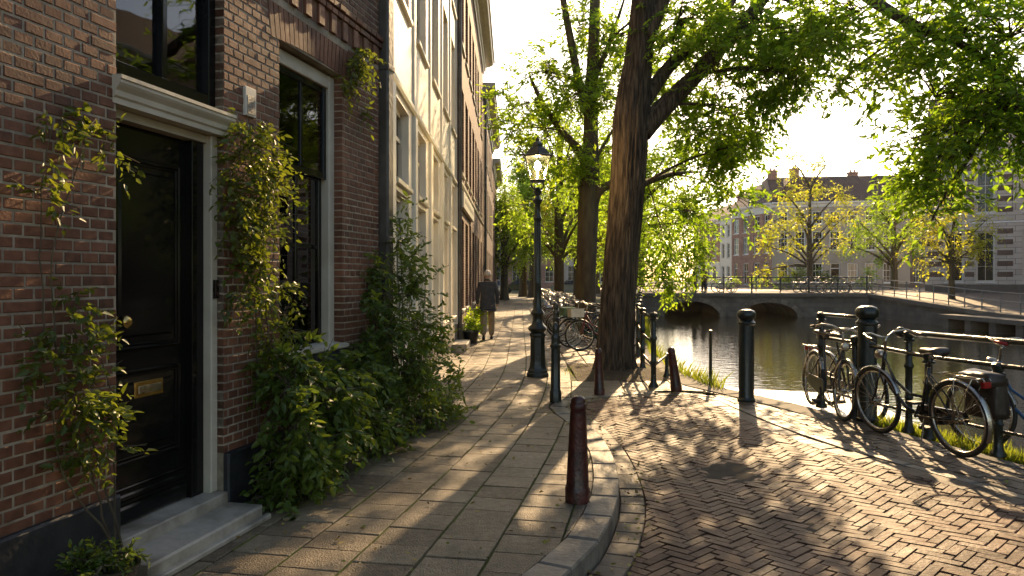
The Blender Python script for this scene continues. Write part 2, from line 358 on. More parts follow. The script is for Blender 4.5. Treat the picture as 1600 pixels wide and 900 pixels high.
#@@GROUND
# ---------------------------------------------------------------- ground, road, kerbs, water
K = [(-1.6,-5),(-1.15,-1.5),(-.75,1.2),(-.30,2.7),(.27,3.83),(.5,4.3),(.68,4.88),(.79,5.4),(.85,5.9),(.89,6.5),(.886,7.1),(.84,7.6),(.76,8.15),(.67,8.6),(.65,8.9),(.72,9.2),(.88,9.42),(1.15,9.58),(1.72,9.85),(2.2,9.98),(2.5,9.9),(2.62,9.5),(2.66,8.9),(2.78,7.9),(2.98,6.86),(3.3,5.98),(3.59,5.17),(3.85,4.2),(4.1,3),(4.5,1),(4.9,-2),(5.2,-5)]
Q = [(6.6,-5),(6.1,-1),(5.45,2.5),(5.1,4.3),(4.72,5.9),(4.45,6.9),(4.2,7.6),(3.72,8.2),(3.5,9.0),(3.2,9.8),(2.86,10.6),(2.78,12.5),(3.0,16),(3.8,21),(5,28),(6.3,36),(8,47.2),(8.2,60)]
PE = [(5.9,-5),(5.4,-1),(4.95,2.5),(4.62,4.3),(4.22,6.15),(3.93,7.2),(3.72,8.15)]       # paving edge inside the verge
def smooth_line(P_, k=4):
    out = []
    for i in range(len(P_)-1):
        p = [P_[max(0, min(len(P_)-1, i+j))] for j in (-1,0,1,2)]
        for s_ in range(k):
            f = s_/k; out.append(tuple(.5*((2*p[1][a])+(p[2][a]-p[0][a])*f+(2*p[0][a]-5*p[1][a]+4*p[2][a]-p[3][a])*f*f+(3*p[1][a]-p[0][a]-3*p[2][a]+p[3][a])*f**3) for a in (0,1)))
    return out+[P_[-1]]
Ks = smooth_line(K, 4)
def offset(line, d):
    out = []
    for i, p in enumerate(line):
        a = line[max(0,i-1)]; b = line[min(len(line)-1,i+1)]; dx, dy = b[0]-a[0], b[1]-a[1]; L_ = math.hypot(dx, dy)
        out.append((p[0]-dy/L_*d, p[1]+dx/L_*d))
    return out
def inside(poly, x, y):
    c = False; j = len(poly)-1
    for i in range(len(poly)):
        xi, yi = poly[i]; xj, yj = poly[j]
        if (yi > y) != (yj > y) and x < (xj-xi)*(y-yi)/(yj-yi)+xi: c = not c
        j = i
    return c
def clip_half(poly, a, b):
    out = []; nx, ny = -(b[1]-a[1]), b[0]-a[0]
    dd = [((p[0]-a[0])*nx+(p[1]-a[1])*ny) for p in poly]
    for i in range(len(poly)):
        j = (i+1) % len(poly)
        if dd[i] >= 0: out.append(poly[i])
        if (dd[i] >= 0) != (dd[j] >= 0):
            t = dd[i]/(dd[i]-dd[j]); out.append((poly[i][0]+(poly[j][0]-poly[i][0])*t, poly[i][1]+(poly[j][1]-poly[i][1])*t))
    return out
def clip_region(poly, region, rad):
    ins = [inside(region, *p) for p in poly]
    if all(ins): return poly
    cx = sum(p[0] for p in poly)/len(poly); cy = sum(p[1] for p in poly)/len(poly)
    if not any(ins) and not inside(region, cx, cy): return None
    ar = sum(region[i][0]*region[(i+1)%len(region)][1]-region[(i+1)%len(region)][0]*region[i][1] for i in range(len(region)))
    best = None
    for i in range(len(region)):
        a, b = region[i], region[(i+1) % len(region)]; dx, dy = b[0]-a[0], b[1]-a[1]; L2 = dx*dx+dy*dy
        if L2 < 1e-9: continue
        t = max(0, min(1, ((cx-a[0])*dx+(cy-a[1])*dy)/L2)); d = math.hypot(cx-a[0]-dx*t, cy-a[1]-dy*t)
        if best is None or d < best[0]: best = (d, a, b)
    a, b = best[1], best[2]
    if ar < 0: a, b = b, a
    o = clip_half(poly, a, b)
    if len(o) < 3: return None
    ar2 = abs(sum(o[i][0]*o[(i+1)%len(o)][1]-o[(i+1)%len(o)][0]*o[i][1] for i in range(len(o))))/2
    return o if ar2 > .0006 else None
def paver(m, poly, z, th, bev=.005, tiltx=0, tilty=0, lift=0):
    """stone block with a bevelled, slightly tilted top"""
    n = len(poly); cx = sum(p[0] for p in poly)/n; cy = sum(p[1] for p in poly)/n; k = len(m.v)
    zz = lambda x, y: (z(x, y) if callable(z) else z)+lift+(x-cx)*tiltx+(y-cy)*tilty
    for p in poly: m.v.append((p[0], p[1], zz(*p)-th))
    for p in poly: m.v.append((p[0], p[1], zz(*p)-bev))
    for p in poly:
        dx, dy = cx-p[0], cy-p[1]; L_ = math.hypot(dx, dy)+1e-9; x, y = p[0]+dx/L_*bev*1.3, p[1]+dy/L_*bev*1.3
        m.v.append((x, y, zz(x, y)))
    for i in range(n):
        j = (i+1) % n; m.f += [(k+i, k+j, k+n+j, k+n+i), (k+n+i, k+n+j, k+2*n+j, k+2*n+i)]
    m.f.append(tuple(k+2*n+i for i in range(n)))
def sst(a, b, x): t = max(0, min(1, (x-a)/(b-a))); return t*t*(3-2*t)
def zr(x, y): return -.115*(1-sst(6.0, 9.4, y))*(1-sst(1.2, 3.3, x+.0))-.004
road_poly = Ks
kin = offset(Ks, .205)                                                  # inner edge of the kerb stones (left of travel)
kin = [p for i, p in enumerate(kin)]
# sidewalk region: everything left of / beyond the kerb up to the quay edge
Qs = smooth_line(Q, 3)
far_left = [(8.2,60),(8.2,140),(-60,140),(-60,-5)]
walk_region = kin[:] + [(PE[0])] + PE[1:] + [p for p in Qs if p[1] > 8.2] + far_left
earth = MB()
# terrain sheet far below everything, reaching the horizon
earth.add([(-1500,-1500,-1.62),(1500,-1500,-1.62),(1500,1500,-1.62),(-1500,1500,-1.62)], [(0,1,2,3)])
tag(earth.build('terrain', m_soil), kind='structure')
base = MB(); poly = Qs + far_left
base.prism(poly, -1.6, -.16)
tag(base.build('quay_bank', m_quay), kind='structure')
b2 = MB(); b2.prism(walk_region, -.17, -.014); tag(b2.build('pavement_bed', m_joint), kind='structure')
# road bed
rb = MB(); xs = np.linspace(-2, 6, 41); ys = np.linspace(-5, 10.2, 70)
for y in ys:
    for x in xs: rb.v.append((x, y, zr(x, y)-.018))
for j in range(len(ys)-1):
    for i in range(len(xs)-1):
        cx, cy = (xs[i]+xs[i+1])/2, (ys[j]+ys[j+1])/2
        if inside(offset(Ks, .05), cx, cy) or any(inside(Ks, cx+a, cy+b) for a in (-.12,.12) for b in (-.12,.12)):
            k = j*len(xs)+i; rb.f.append((k, k+1, k+1+len(xs), k+len(xs)))
tag(rb.build('road_bed', m_sand), kind='structure')
# sidewalk tiles in a curved frame
def heading(b): return R(10.5)*(1-sst(4.0, 15, b))+R(.6)
cl = {}; cx_, cy_ = -.6, -4.0; NB = 1800
line = []
for i in range(NB):
    h = heading(cy_); line.append((cx_, cy_, h)); cx_ += math.sin(h)*.04; cy_ += math.cos(h)*.04
def frame(a, b):
    i = b/.04; k = int(max(0, min(NB-2, i))); f = i-k; x, y, h = line[k]; x2, y2, h2 = line[k+1]
    x = x+(x2-x)*f; y = y+(y2-y)*f; h = h+(h2-h)*f
    return (x+math.cos(h)*a, y-math.sin(h)*a)
tl = MB(); TW, TD, gap = .365, .285, .004
hole = (1.05, 2.75, 11.15, 13.3)                                       # tree pit
moss = MB()
for ci in range(-13, 31):
    a = ci*TW; b = (ci % 2)*TD*.5+random.uniform(-.012,.012)
    while b < 68:
        g2 = gap+random.random()*.002; gs = .0055+random.random()*.004
        q = [frame(a+gs, b+g2), frame(a+TW-gs, b+g2), frame(a+TW-gs, b+TD-g2), frame(a+gs, b+TD-g2)]
        cx, cy = (q[0][0]+q[2][0])/2, (q[0][1]+q[2][1])/2
        ok = -3.4 < cx < 9 and cy > -4.5 and not (hole[0] < cx < hole[1] and hole[2] < cy < hole[3]) and not (cy < 9.6 and cx > 1.0) and not (cy > 26 and cx > 4.2)
        if ok:
            c = clip_region(q, walk_region, .25) if (cx > -1.0) else q
            if c:
                paver(tl, c, 0, .03, .004, random.gauss(0,.007), random.gauss(0,.007), random.gauss(0,.0018))
                if cy < 13 and random.random() < .62 and inside(walk_region, *q[0]) and inside(walk_region, *q[3]):
                    w_ = random.uniform(.004,.010); N_ = 5; k = len(moss.v)
                    for s_ in range(N_+1):
                        t = s_/N_; wl_ = w_*random.uniform(.4,1.3); x_, y_ = q[0][0]+(q[3][0]-q[0][0])*t, q[0][1]+(q[3][1]-q[0][1])*t
                        moss.v += [(x_-wl_-.004, y_, -.006), (x_-.004, y_, .003+random.random()*.004), (x_+wl_-.004, y_, -.006)]
                    for s_ in range(N_): moss.f += [(k+3*s_, k+3*s_+1, k+3*s_+4, k+3*s_+3), (k+3*s_+1, k+3*s_+2, k+3*s_+5, k+3*s_+4)]
        b += TD
tag(moss.build('joint_moss', mat('yellow_green_moss', [(.05,.06,.01),(.13,.14,.02)], .95, .8, 40)), kind='stuff')
tag(tl.build('sidewalk', m_tile), kind='structure')
# herringbone road
hb = MB(); road_in = offset(Ks, -.19)
road_reg = road_in
Wd = .068; NH = 3; a45 = R(45)+R(-3); ca, sa = math.cos(a45), math.sin(a45)
for i in range(-260, 260):
    for j in range(-60, 60):
        ox, oy = i*1+j*NH, i*1-j*NH
        for (x0, y0, x1, y1) in ((0,0,NH,1),(0,1,1,1+NH)):
            g_ = .05
            qq = [(ox+x0+g_, oy+y0+g_), (ox+x1-g_, oy+y0+g_), (ox+x1-g_, oy+y1-g_), (ox+x0+g_, oy+y1-g_)]
            qq = [((x*ca-y*sa)*Wd+2, (x*sa+y*ca)*Wd+5) for x, y in qq]
            cx, cy = (qq[0][0]+qq[2][0])/2, (qq[0][1]+qq[2][1])/2
            if not (-2 < cx < 6 and -4.5 < cy < 10.2): continue
            c = clip_region(qq, road_reg, .12)
            if c:
                wav = lambda x, y: zr(x, y)+.011*math.sin(x*2.3+y*1.1)+.007*math.sin(y*4.1-x*1.3)+.005*math.sin(x*5.3+1)
                paver(hb, c, wav, .02, .004, random.gauss(0,.02), random.gauss(0,.02), random.gauss(0,.0018))
tag(hb.build('road', m_road), kind='structure')
# strips laid along a line: kerb stones, gutter pavers, quay strip rows
def along(line_, d0, d1, L_, z, m, th, bev=.005, jit=.002, start=0., tilt=.004, region=None):
    lens = [0]
    for i in range(len(line_)-1): lens.append(lens[-1]+math.hypot(line_[i+1][0]-line_[i][0], line_[i+1][1]-line_[i][1]))
    def at(s_):
        k = 0
        while k < len(lens)-2 and lens[k+1] < s_: k += 1
        f = (s_-lens[k])/(lens[k+1]-lens[k]); a, b = line_[k], line_[k+1]
        p0 = line_[max(0,k-1)]; p3 = line_[min(len(line_)-1,k+2)]
        dx = (b[0]-p0[0])*(1-f)+(p3[0]-a[0])*f; dy = (b[1]-p0[1])*(1-f)+(p3[1]-a[1])*f; h = math.hypot(dx, dy)
        return (a[0]+(b[0]-a[0])*f, a[1]+(b[1]-a[1])*f, -dy/h, dx/h)
    s_ = start
    while s_+L_ < lens[-1]:
        p = at(s_+.003); q = at(s_+L_-.003)
        po = [(p[0]+p[2]*d0, p[1]+p[3]*d0), (q[0]+q[2]*d0, q[1]+q[3]*d0), (q[0]+q[2]*d1, q[1]+q[3]*d1), (p[0]+p[2]*d1, p[1]+p[3]*d1)]
        if po and (region is None or inside(region, sum(x[0] for x in po)/4, sum(x[1] for x in po)/4)):
            paver(m, po, z, th, bev, random.gauss(0,tilt), random.gauss(0,tilt), random.gauss(0,jit))
        s_ += L_
nk = len(Ks)
iend = max(i for i, p in enumerate(Ks) if p[1] > 9.4)                  # where the right kerb starts
kb = MB(); along(Ks[:iend-6], .002, .20, .46, .004, kb, .16, .014, .001, tilt=.003); along(Ks[iend-8:], .002, .10, .6, .002, kb, .16, .008, .001)
tag(kb.build('kerb', m_kerb), kind='structure')
gt = MB()
along(Ks, -.185, -.006, .20, lambda x, y: zr(x, y)+.002, gt, .03, .006, .002, tilt=.015)
tag(gt.build('gutter', m_strip), kind='structure')
# quay strip between right kerb and paving edge
st = MB(); Kr = Ks[iend-2:]; k2 = offset(Kr, .10); reg = k2 + PE + [p for p in Qs if 8.2 < p[1] < 10.6] + [(2.72,10.2)]
for r_ in range(18):
    along(Kr, .105+r_*.1, .105+r_*.1+.094, .205, .001, st, .03, .005, .002, (r_ % 2)*.1, .012, reg)
tag(st.build('quay_paving', m_strip), kind='structure')
# coping stones along the quay edge beyond the plaza
cp = MB(); along([p for p in Qs if 8.15 < p[1] < 47], .0, .36, .9, .012, cp, .2, .012, .001); along(list(PE), 0, .12, .8, .006, cp, .12, .01, .001)
tag(cp.build('quay_coping', m_quayst), kind='structure')
# verge soil between paving edge and water
vg = MB(); vp = PE + [p for p in reversed(Qs) if p[1] < 8.2]; vg.prism(vp, -.165, -.04); tag(vg.build('verge_soil', m_soil), kind='structure')
# tree pit soil, mounded, with stone rim
tp = MB(); N_ = 26
for j in range(N_+1):
    for i in range(N_+1):
        x = 1.0+1.8*i/N_; y = 11.1+2.3*j/N_; d = math.hypot(x-1.72, y-12.2)
        tp.v.append((x, y, -.012+.10*math.exp(-d*d/.35)+random.uniform(0,.02)))
for j in range(N_):
    for i in range(N_): k = j*(N_+1)+i; tp.f.append((k, k+1, k+N_+2, k+N_+1))
tag(tp.build('tree_pit_soil', m_soil, smooth=True), kind='structure')
# canal water
wt = bpy.data.materials.new('canal_water'); wt.use_nodes = True; n, l = wt.node_tree.nodes, wt.node_tree.links; bs = n['Principled BSDF']
bs.inputs['Base Color'].default_value = (.010,.011,.006,1); bs.inputs['Roughness'].default_value = .03; bs.inputs['IOR'].default_value = 1.33; bs.inputs['Specular IOR Level'].default_value = .8
tc = n.new('ShaderNodeTexCoord'); mp = n.new('ShaderNodeMapping'); mp.inputs['Scale'].default_value = (1.2, 2.6, 1); l.new(tc.outputs['Object'], mp.inputs[0])
nz = n.new('ShaderNodeTexNoise'); nz.inputs['Scale'].default_value = 2.2; nz.inputs['Detail'].default_value = 4; l.new(mp.outputs[0], nz.inputs[0])
bp = n.new('ShaderNodeBump'); bp.inputs['Strength'].default_value = .16; bp.inputs['Distance'].default_value = .06; l.new(nz.outputs[0], bp.inputs['Height']); l.new(bp.outputs[0], bs.inputs['Normal'])
ww = MB(); ww.add([(2,-8,-.9),(26,-8,-.9),(26,62,-.9),(2,62,-.9)], [(0,1,2,3)]); tag(ww.build('canal_water', wt), kind='structure')
# far bank: right quay sloping down from the bridge
fb = MB()
def zb(y): return -.1+.68*sst(31, 48, y)
def stripbank(x0, x1, ylist, zt=None):
    for a, b in zip(ylist[:-1], ylist[1:]):
        za, zb_ = (zt or zb)(a), (zt or zb)(b); k = len(fb.v)
        fb.v += [(x0,a,-1.6),(x1,a,-1.6),(x1,b,-1.6),(x0,b,-1.6),(x0,a,za),(x1,a,za),(x1,b,zb_),(x0,b,zb_)]
        fb.f += [(k+4,k+5,k+6,k+7),(k,k+4,k+7,k+3),(k+1,k+2,k+6,k+5)]+([(k,k+1,k+5,k+4)] if a == ylist[0] else [])
m_farpave = mat('far_bank_brick_paving', [(.13,.095,.068),(.20,.15,.11)], .7, .4, 3)
stripbank(22.4, 110, [-10,0,10,20,30,31,33,35,37,39,41,43,45,47,54.5,160])
stripbank(7.6, 22.4, [54.5, 160])
tag(fb.build('far_bank', m_farpave), kind='structure')
fq = MB(); 
for a, b in zip(range(30,47), range(31,48)): 
    k = len(fq.v); fq.v += [(22.34,a,-1.5),(22.34,b,-1.5),(22.34,b,zb(b)-.2),(22.34,a,zb(a)-.2)]; fq.f += [(k,k+3,k+2,k+1)]
fq.box(22.34,22.395,-9,30,-1.5,-.3)
tag(fq.build('far_quay_wall', m_bridge), 'weathered masonry canal wall sloping down right of the bridge', 'canal wall')
fk = MB()
for a, b in zip(range(20,47), range(21,48)):
    k = len(fk.v); fk.v += [(22.2,a,zb(a)-.2),(22.8,a,zb(a)-.2),(22.8,b,zb(b)-.2),(22.2,b,zb(b)-.2),(22.2,a,zb(a)+.02),(22.8,a,zb(a)+.02),(22.8,b,zb(b)+.02),(22.2,b,zb(b)+.02)]
    fk.f += [(k+4,k+5,k+6,k+7),(k,k+4,k+7,k+3),(k,k+1,k+5,k+4),(k+2,k+3,k+7,k+6),(k+1,k+2,k+6,k+5),(k,k+3,k+2,k+1)]
tag(fk.build('far_quay_coping', m_quayst), kind='structure')
#@@HOUSE
# ---------------------------------------------------------------- facades
def holed(m, x0, x1, z0, z1, y0, y1, holes):
    xs = sorted({x0, x1, *[h[0] for h in holes], *[h[1] for h in holes]}); zs = sorted({z0, z1, *[h[2] for h in holes], *[h[3] for h in holes]})
    xs = [x for x in xs if x0 <= x <= x1]; zs = [z for z in zs if z0 <= z <= z1]
    def solid(i, j):
        if i < 0 or j < 0 or i >= len(xs)-1 or j >= len(zs)-1: return False
        cx, cz = (xs[i]+xs[i+1])/2, (zs[j]+zs[j+1])/2
        return not any(h[0] < cx < h[1] and h[2] < cz < h[3] for h in holes)
    for i in range(len(xs)-1):
        for j in range(len(zs)-1):
            if not solid(i, j): continue
            a, b, c, d = xs[i], xs[i+1], zs[j], zs[j+1]; k = len(m.v)
            m.v += [(a,y0,c),(b,y0,c),(b,y0,d),(a,y0,d),(a,y1,c),(b,y1,c),(b,y1,d),(a,y1,d)]
            m.f += [(k,k+1,k+2,k+3),(k+5,k+4,k+7,k+6)]
            if not solid(i-1,j): m.f.append((k+4,k,k+3,k+7))
            if not solid(i+1,j): m.f.append((k+1,k+5,k+6,k+2))
            if not solid(i,j-1): m.f.append((k+4,k+5,k+1,k))
            if not solid(i,j+1): m.f.append((k+3,k+2,k+6,k+7))
    return m
WIN = {}
def window(parent, x, z, w, h, y=.12, fm=None, gm=None, bars=(1, 1), fw=.06, sill=True, curtain=None, tr=.62, sm=None, label=None):
    """sash window as part: frame (this mesh) > pane, sill, curtain; meshes shared between equal windows"""
    key = (round(w,3), round(h,3), y, fm.name, gm.name, bars, fw, sill, curtain.name if curtain else None, sm.name if sm else None)
    if key not in WIN:
        m = MB(); g = .003
        m.box(-w/2+g, -w/2+fw, 0, .07, g, h-g); m.box(w/2-fw, w/2-g, 0, .07, g, h-g); m.box(-w/2+fw, w/2-fw, .002, .068, g, fw); m.box(-w/2+fw, w/2-fw, .002, .068, h-fw, h-g)
        m.box(-w/2+fw, w/2-fw, .006, .06, h*tr-.025, h*tr+.025)
        for k in range(bars[0]):
            bx = -w/2+w*(k+1)/(bars[0]+1); m.box(bx-.016, bx+.016, .012, .05, fw, h*tr-.025); m.box(bx-.016, bx+.016, .012, .05, h*tr+.025, h-fw)
        for k in range(bars[1]):
            zz = h*tr*(k+1)/(bars[1]+1); m.box(-w/2+fw, w/2-fw, .016, .046, zz-.013, zz+.013)
        o = m.build('window', fm, parent)
        p = MB(); p.box(-w/2+fw*.6, w/2-fw*.6, .034, .040, fw*.6, h-fw*.6); ps = p.build('pane', gm, o)
        kids = [ps]
        if sill:
            s = MB(); s.cbox(-w/2-.06, w/2+.06, -y-.05, .05, -.07, -.003, .01); kids.append(s.build('sill', sm or fm, o))
        if curtain:
            c = MB()
            for sx in (-1, 1):
                k = len(c.v); N = 14
                for i in range(N+1):
                    xx = sx*(w/2-fw*.8-(w*.30)*i/N); yy = .12+.018*math.sin(i*1.9)
                    c.v += [(xx, yy, fw), (xx, yy, h-fw)]
                for i in range(N): c.f.append((k+2*i, k+2*i+2, k+2*i+3, k+2*i+1))
            kids.append(c.build('curtain', curtain, o))
        WIN[key] = (o, kids)
    else:
        src, kk = WIN[key]; o = src.copy(); col.objects.link(o); o.parent = parent
        for q in kk: c = q.copy(); col.objects.link(c); c.parent = o
    o.location = (x, y, z)
    return o
def cornice(m, x0, x1, z, prof, mtx=None):
    """prof: [(projection outwards, height above z)] swept along x, ends closed"""
    k = len(m.v); n = len(prof)
    for x in (x0, x1):
        for p, h in prof: m.v.append((x, -p, z+h))
    for i in range(n): j = (i+1) % n; m.f.append((k+i, k+j, k+n+j, k+n+i))
    m.f.append(tuple(k+i for i in range(n))); m.f.append(tuple(k+n+i for i in range(n))[::-1])
    return m
CORN = [(-.1,0),(.05,0),(.06,.10),(.12,.14),(.13,.26),(.28,.30),(.42,.36),(.45,.44),(.50,.46),(.50,.54),(-.1,.54)]
def house(name, label, loc, rz, L_, H, openings, wm, fm, sm, cat='house', depth=8, plinth=None, corn=True, wy=.12, roof=None, group=None, gm=None, corn_mat=None, cproj=1.0, band=None, curtains=None, ridge=3.2, fw=.06):
    root = empty(name, loc, rz); tag(root, label, cat, group)
    m = MB(); holes = [(o[0], o[1], o[2], o[3]) for o in openings]
    holed(m, 0, L_, 0, H, 0, .3, holes); m.build('wall', wm, root)
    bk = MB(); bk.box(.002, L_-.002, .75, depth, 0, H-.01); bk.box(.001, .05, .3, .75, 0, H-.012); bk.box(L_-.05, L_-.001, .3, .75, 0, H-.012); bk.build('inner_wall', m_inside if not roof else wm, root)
    if plinth:
        p = MB(); hs = sorted([(o[0], o[1]) for o in openings if o[2] < plinth[0]]); a = 0
        for h0, h1 in hs+[(L_, L_)]:
            if h0-a > .02: p.cbox(a+.002, h0-.002, -.03, .02, 0, plinth[0], .008)
            a = h1
        p.build('plinth', plinth[1], root)
    for o in openings:
        kind = o[4] if len(o) > 4 else 'sash'; w, h = o[1]-o[0], o[3]-o[2]
        if kind == 'door':
            d = MB(); d.box(-w/2+.003, -w/2+.08, 0, .1, 0, h-.003); d.box(w/2-.08, w/2-.003, 0, .1, 0, h-.003); d.box(-w/2+.08, w/2-.08, .002, .098, h-.1, h-.003); d.box(-w/2+.08, w/2-.08, .004, .09, h*.76, h*.76+.09)
            do = d.build('door_frame', fm, root); do.location = ((o[0]+o[1])/2, wy, o[2])
            e = MB(); e.box(-w/2+.081, w/2-.081, .03, .07, 0, h*.76-.002)
            for zz in (.12, h*.34):
                for q in (.0,): e.cbox(-w/2+.18, w/2-.18, .012, .031, zz, zz+h*.2, .02)
            e.cbox(-w/2+.18, w/2-.18, .012, .031, h*.34+.7-.25, h*.72, .02); e.build('door', m_black, do)
            f = MB(); f.box(-w/2+.081, w/2-.081, .035, .042, h*.76+.09, h-.1); f.build('pane', gm or m_glassf, do)
        else:
            window(root, (o[0]+o[1])/2, o[2], w, h, wy, o[5] if len(o) > 5 and o[5] else fm, (o[6] if len(o) > 6 and o[6] else gm) or m_glassf, o[7] if len(o) > 7 else (1, 1), sm=sm, curtain=curtains, fw=fw)
    if corn:
        c = MB(); cornice(c, -.05*cproj, L_+.05*cproj, H-.45, [(p*cproj, h) for p, h in CORN]); c.build('cornice', corn_mat or sm, root)
    if band:
        for bz in band: c = MB(); cornice(c, .002, L_-.002, bz, [(-.05,0),(.03,0),(.05,.03),(.05,.08),(.02,.11),(-.05,.11)]); c.build('string_course', sm, root)
    if roof:
        r = MB(); e = -.35; rp = ridge
        pts = [(e, H), (depth*.33, H+rp), (depth*.7, H+rp), (depth+.3, H)]
        for x in (0, L_):
            for y, z in pts: r.v.append((x, y, z+.08))
        r.f += [(0,1,5,4),(1,2,6,5),(2,3,7,6),(0,4,7,3),(0,3,2,1),(4,5,6,7)]
        r.build('roof', roof, root)
    return root
m_brick3 = brickmat('brown_red_facade_brick', (.13,.055,.035), (.20,.085,.052), (.26,.22,.17))
m_brick4 = brickmat('dark_brown_facade_brick', (.10,.055,.04), (.15,.08,.055), (.22,.19,.15))
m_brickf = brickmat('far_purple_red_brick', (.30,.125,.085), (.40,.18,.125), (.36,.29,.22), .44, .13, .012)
m_sand_f = mat('pale_sandstone_front', [(.38,.31,.245),(.48,.40,.32)], .8, .2, .8)
m_roof = mat('brown_clay_roof_tiles', [(.085,.05,.038),(.15,.085,.062)], .75, .8, 3, stretch=(6,1,1), bdist=.05)
m_roof2 = mat('red_clay_roof_tiles', [(.15,.07,.05),(.22,.11,.08)], .75, .8, 3, stretch=(6,1,1), bdist=.05)
m_teal = mat('teal_curtain_glass', [(.03,.10,.09),(.06,.16,.14)], .15, 0, 1, coat=.3)

# ---------------------------------------------------------------- brick house on the left
HR = math.atan2(.9736, .2284); O1 = (-2.085, 3.88, 0)
h1 = empty('brick_house', O1, HR); tag(h1, 'dark red brick townhouse with black gloss front door and black tarred plinth', 'house')
S0, S1, ZT = -6.0, 3.42, 4.4
door_o = (0, .93, .0, 3.6); win_o = (1.605, 2.63, .93, 3.32)
body = MB(); holed(body, S0, S1, 0, ZT, .004, .26, [door_o, (win_o[0]-.003, win_o[1]+.003, win_o[2], win_o[3])]); body.box(S0, S1-.002, .9, 9, 0, 9.6); body.box(S0, S0+.1, .26, .9, 0, ZT); body.box(S1-.1, S1-.004, .26, .9, 0, ZT); body.box(S0,S1-.003,.261,.9,ZT-.1,ZT-.02)
body.build('mortar_wall', m_mortar, h1)
bw = MB(); CH = .058; BL, BH, J = .098, .048, .011
def course(m, a, b, z, off, y0=0, y1=.1, clipl=False):
    x = a-off; k = 0
    while x < b:
        L_ = BL if random.random() > .07 else BL*2+J
        x0, x1 = max(x, a), min(x+L_, b)
        if x1-x0 > .02:
            jz = random.gauss(0,.0007); jy = random.gauss(0,.0012)
            m.cbox(x0, x1, y0+jy, y1, z+J/2+jz, z+CH-J/2+jz, .0035)
        x += L_+J; k += 1
nz_ = int(ZT/CH)
for r_ in range(7, nz_):
    z = r_*CH; off = (r_ % 2)*.0545+random.uniform(-.004,.004)
    if 3.60 < z+.03 < 3.92: continue
    ints = [(S0, S1)]
    for o in (door_o, win_o, (win_o[0]-.12, win_o[1]+.12, 3.31, 3.575)):
        if o[2]-.02 < z+.03 < o[3]:
            ni = []
            for a, b in ints:
                if o[0] > a and o[1] < b: ni += [(a, o[0]), (o[1], b)]
                else: ni.append((a, b))
            ints = ni
    for a, b in ints:
        course(bw, a, b, z, off if a == S0 else (.0545 if r_ % 2 else 0))
        for e, sgn in ((a, 1), (b, -1)):
            if e not in (S0, S1): x0, x1 = (e, e+.1) if sgn > 0 else (e-.1, e); bw.cbox(x0, x1, .112, .215, z+J/2, z+CH-J/2, .002)
# corner return at the far end
bwo = bw.build('brickwork', m_brick1, h1)
# soldier arch, dentils and string course
sd_ = MB(); x = win_o[0]-.115; n_s = 19
for i in range(n_s):
    w_ = (win_o[1]-win_o[0]+.23)/n_s; xa = win_o[0]-.115+i*w_; t = (i+.5)/n_s*2-1; rise = .05*(1-t*t)
    tl_ = t*.05
    k = len(sd_.v); z0, z1 = 3.305+rise*.7, 3.565
    q = [(xa+.004, z0), (xa+w_-.004, z0), (xa+w_-.004+tl_, z1), (xa+.004+tl_, z1)]
    sd_.v += [(p[0], -.002, p[1]) for p in q]+[(p[0], .2, p[1]) for p in q]
    sd_.f += [(k,k+1,k+2,k+3),(k,k+4,k+5,k+1),(k+1,k+5,k+6,k+2),(k+3,k+2,k+6,k+7),(k,k+3,k+7,k+4)]
sd_.build('window_arch', m_brick1, h1)
dn = MB(); x = S0
while x < S1-.12:
    dn.cbox(x, x+.098, -.024, .02, 3.63, 3.79, .004); dn.cbox(x+.115, x+.2, .0, .02, 3.63, 3.79, .003); x += .215
course(dn, S0, S1+.03, 3.795, .0, -.03, .05); course(dn, S0, S1+.04, 3.857, .1, -.042, .05)
dn.build('dentil_band', m_brick1, h1)
up = MB(); ups = [(x, x+1.05, 5.2, 7.2) for x in (-4.6,-2.6,-.55,1.6)]; holed(up, S0, S1, ZT, 9.4, .002, .3, ups); up.build('upper_wall', m_brick3, h1)
for a, b, c, d in ups: window(h1, (a+b)/2, c, b-a, d-c, .14, m_black, m_glassf, (1,1), sm=m_white)
cc = MB(); cornice(cc, S0, S1+.05, 9.2, CORN); cc.build('cornice', m_cream, h1)
pl = MB()
for a, b in ((S0, 0), (.93, S1)):
    pl.cbox(a, b, -.035, .2, 0, .415, .012)
pl.build('plinth', m_plinth, h1)
ps_ = MB(); ps_.box(.001,.005,.012,.2,.43,.5); 
# door
df = MB(); TH = .17
df.cbox(.862, .929, .045, .24, TH, 2.47, .006); df.box(.003,.862,.075,.235,2.42,2.468)
dfo = df.build('door_frame', m_cream, h1)
db = MB(); db.cbox(.748,.861,.10,.22,TH,2.418,.004); db.cbox(.004,.045,.10,.22,TH,2.418,.004); db.build('inner_frame', m_black, dfo)
lf = MB(); lx0, lx1 = .047, .746; lf.box(lx0, lx1, .15, .2, TH+.008, 2.416)
def panel(x0, x1, z0, z1, d=.02):
    for k, (i, w, o) in enumerate(((0,.022,.018),(.026,.014,.011))):
        a, b, c, e = x0+i, x1-i, z0+i, z1-i
        for (p, q, r_, s_) in ((a,a+w,c,e),(b-w,b,c,e),(a+w,b-w,c,c+w),(a+w,b-w,e-w,e)): lf.cbox(p, q, .15-o, .151, r_, s_, w*.35)
    lf.cbox(x0+.075, x1-.075, .138, .151, z0+.075, z1-.075, .012)
panel(lx0+.06, lx1-.06, 1.14, 2.24); panel(lx0+.06, lx1-.06, .50, 1.03)
lf.cbox(lx0, lx1, .125, .151, TH+.01, TH+.10, .012); lf.cbox(lx0, lx1, .135, .151, TH+.125, TH+.165, .01); lf.cbox(lx0, lx1, .135, .151, TH+.19, TH+.205, .006)
lfo = lf.build('door', m_black, h1)
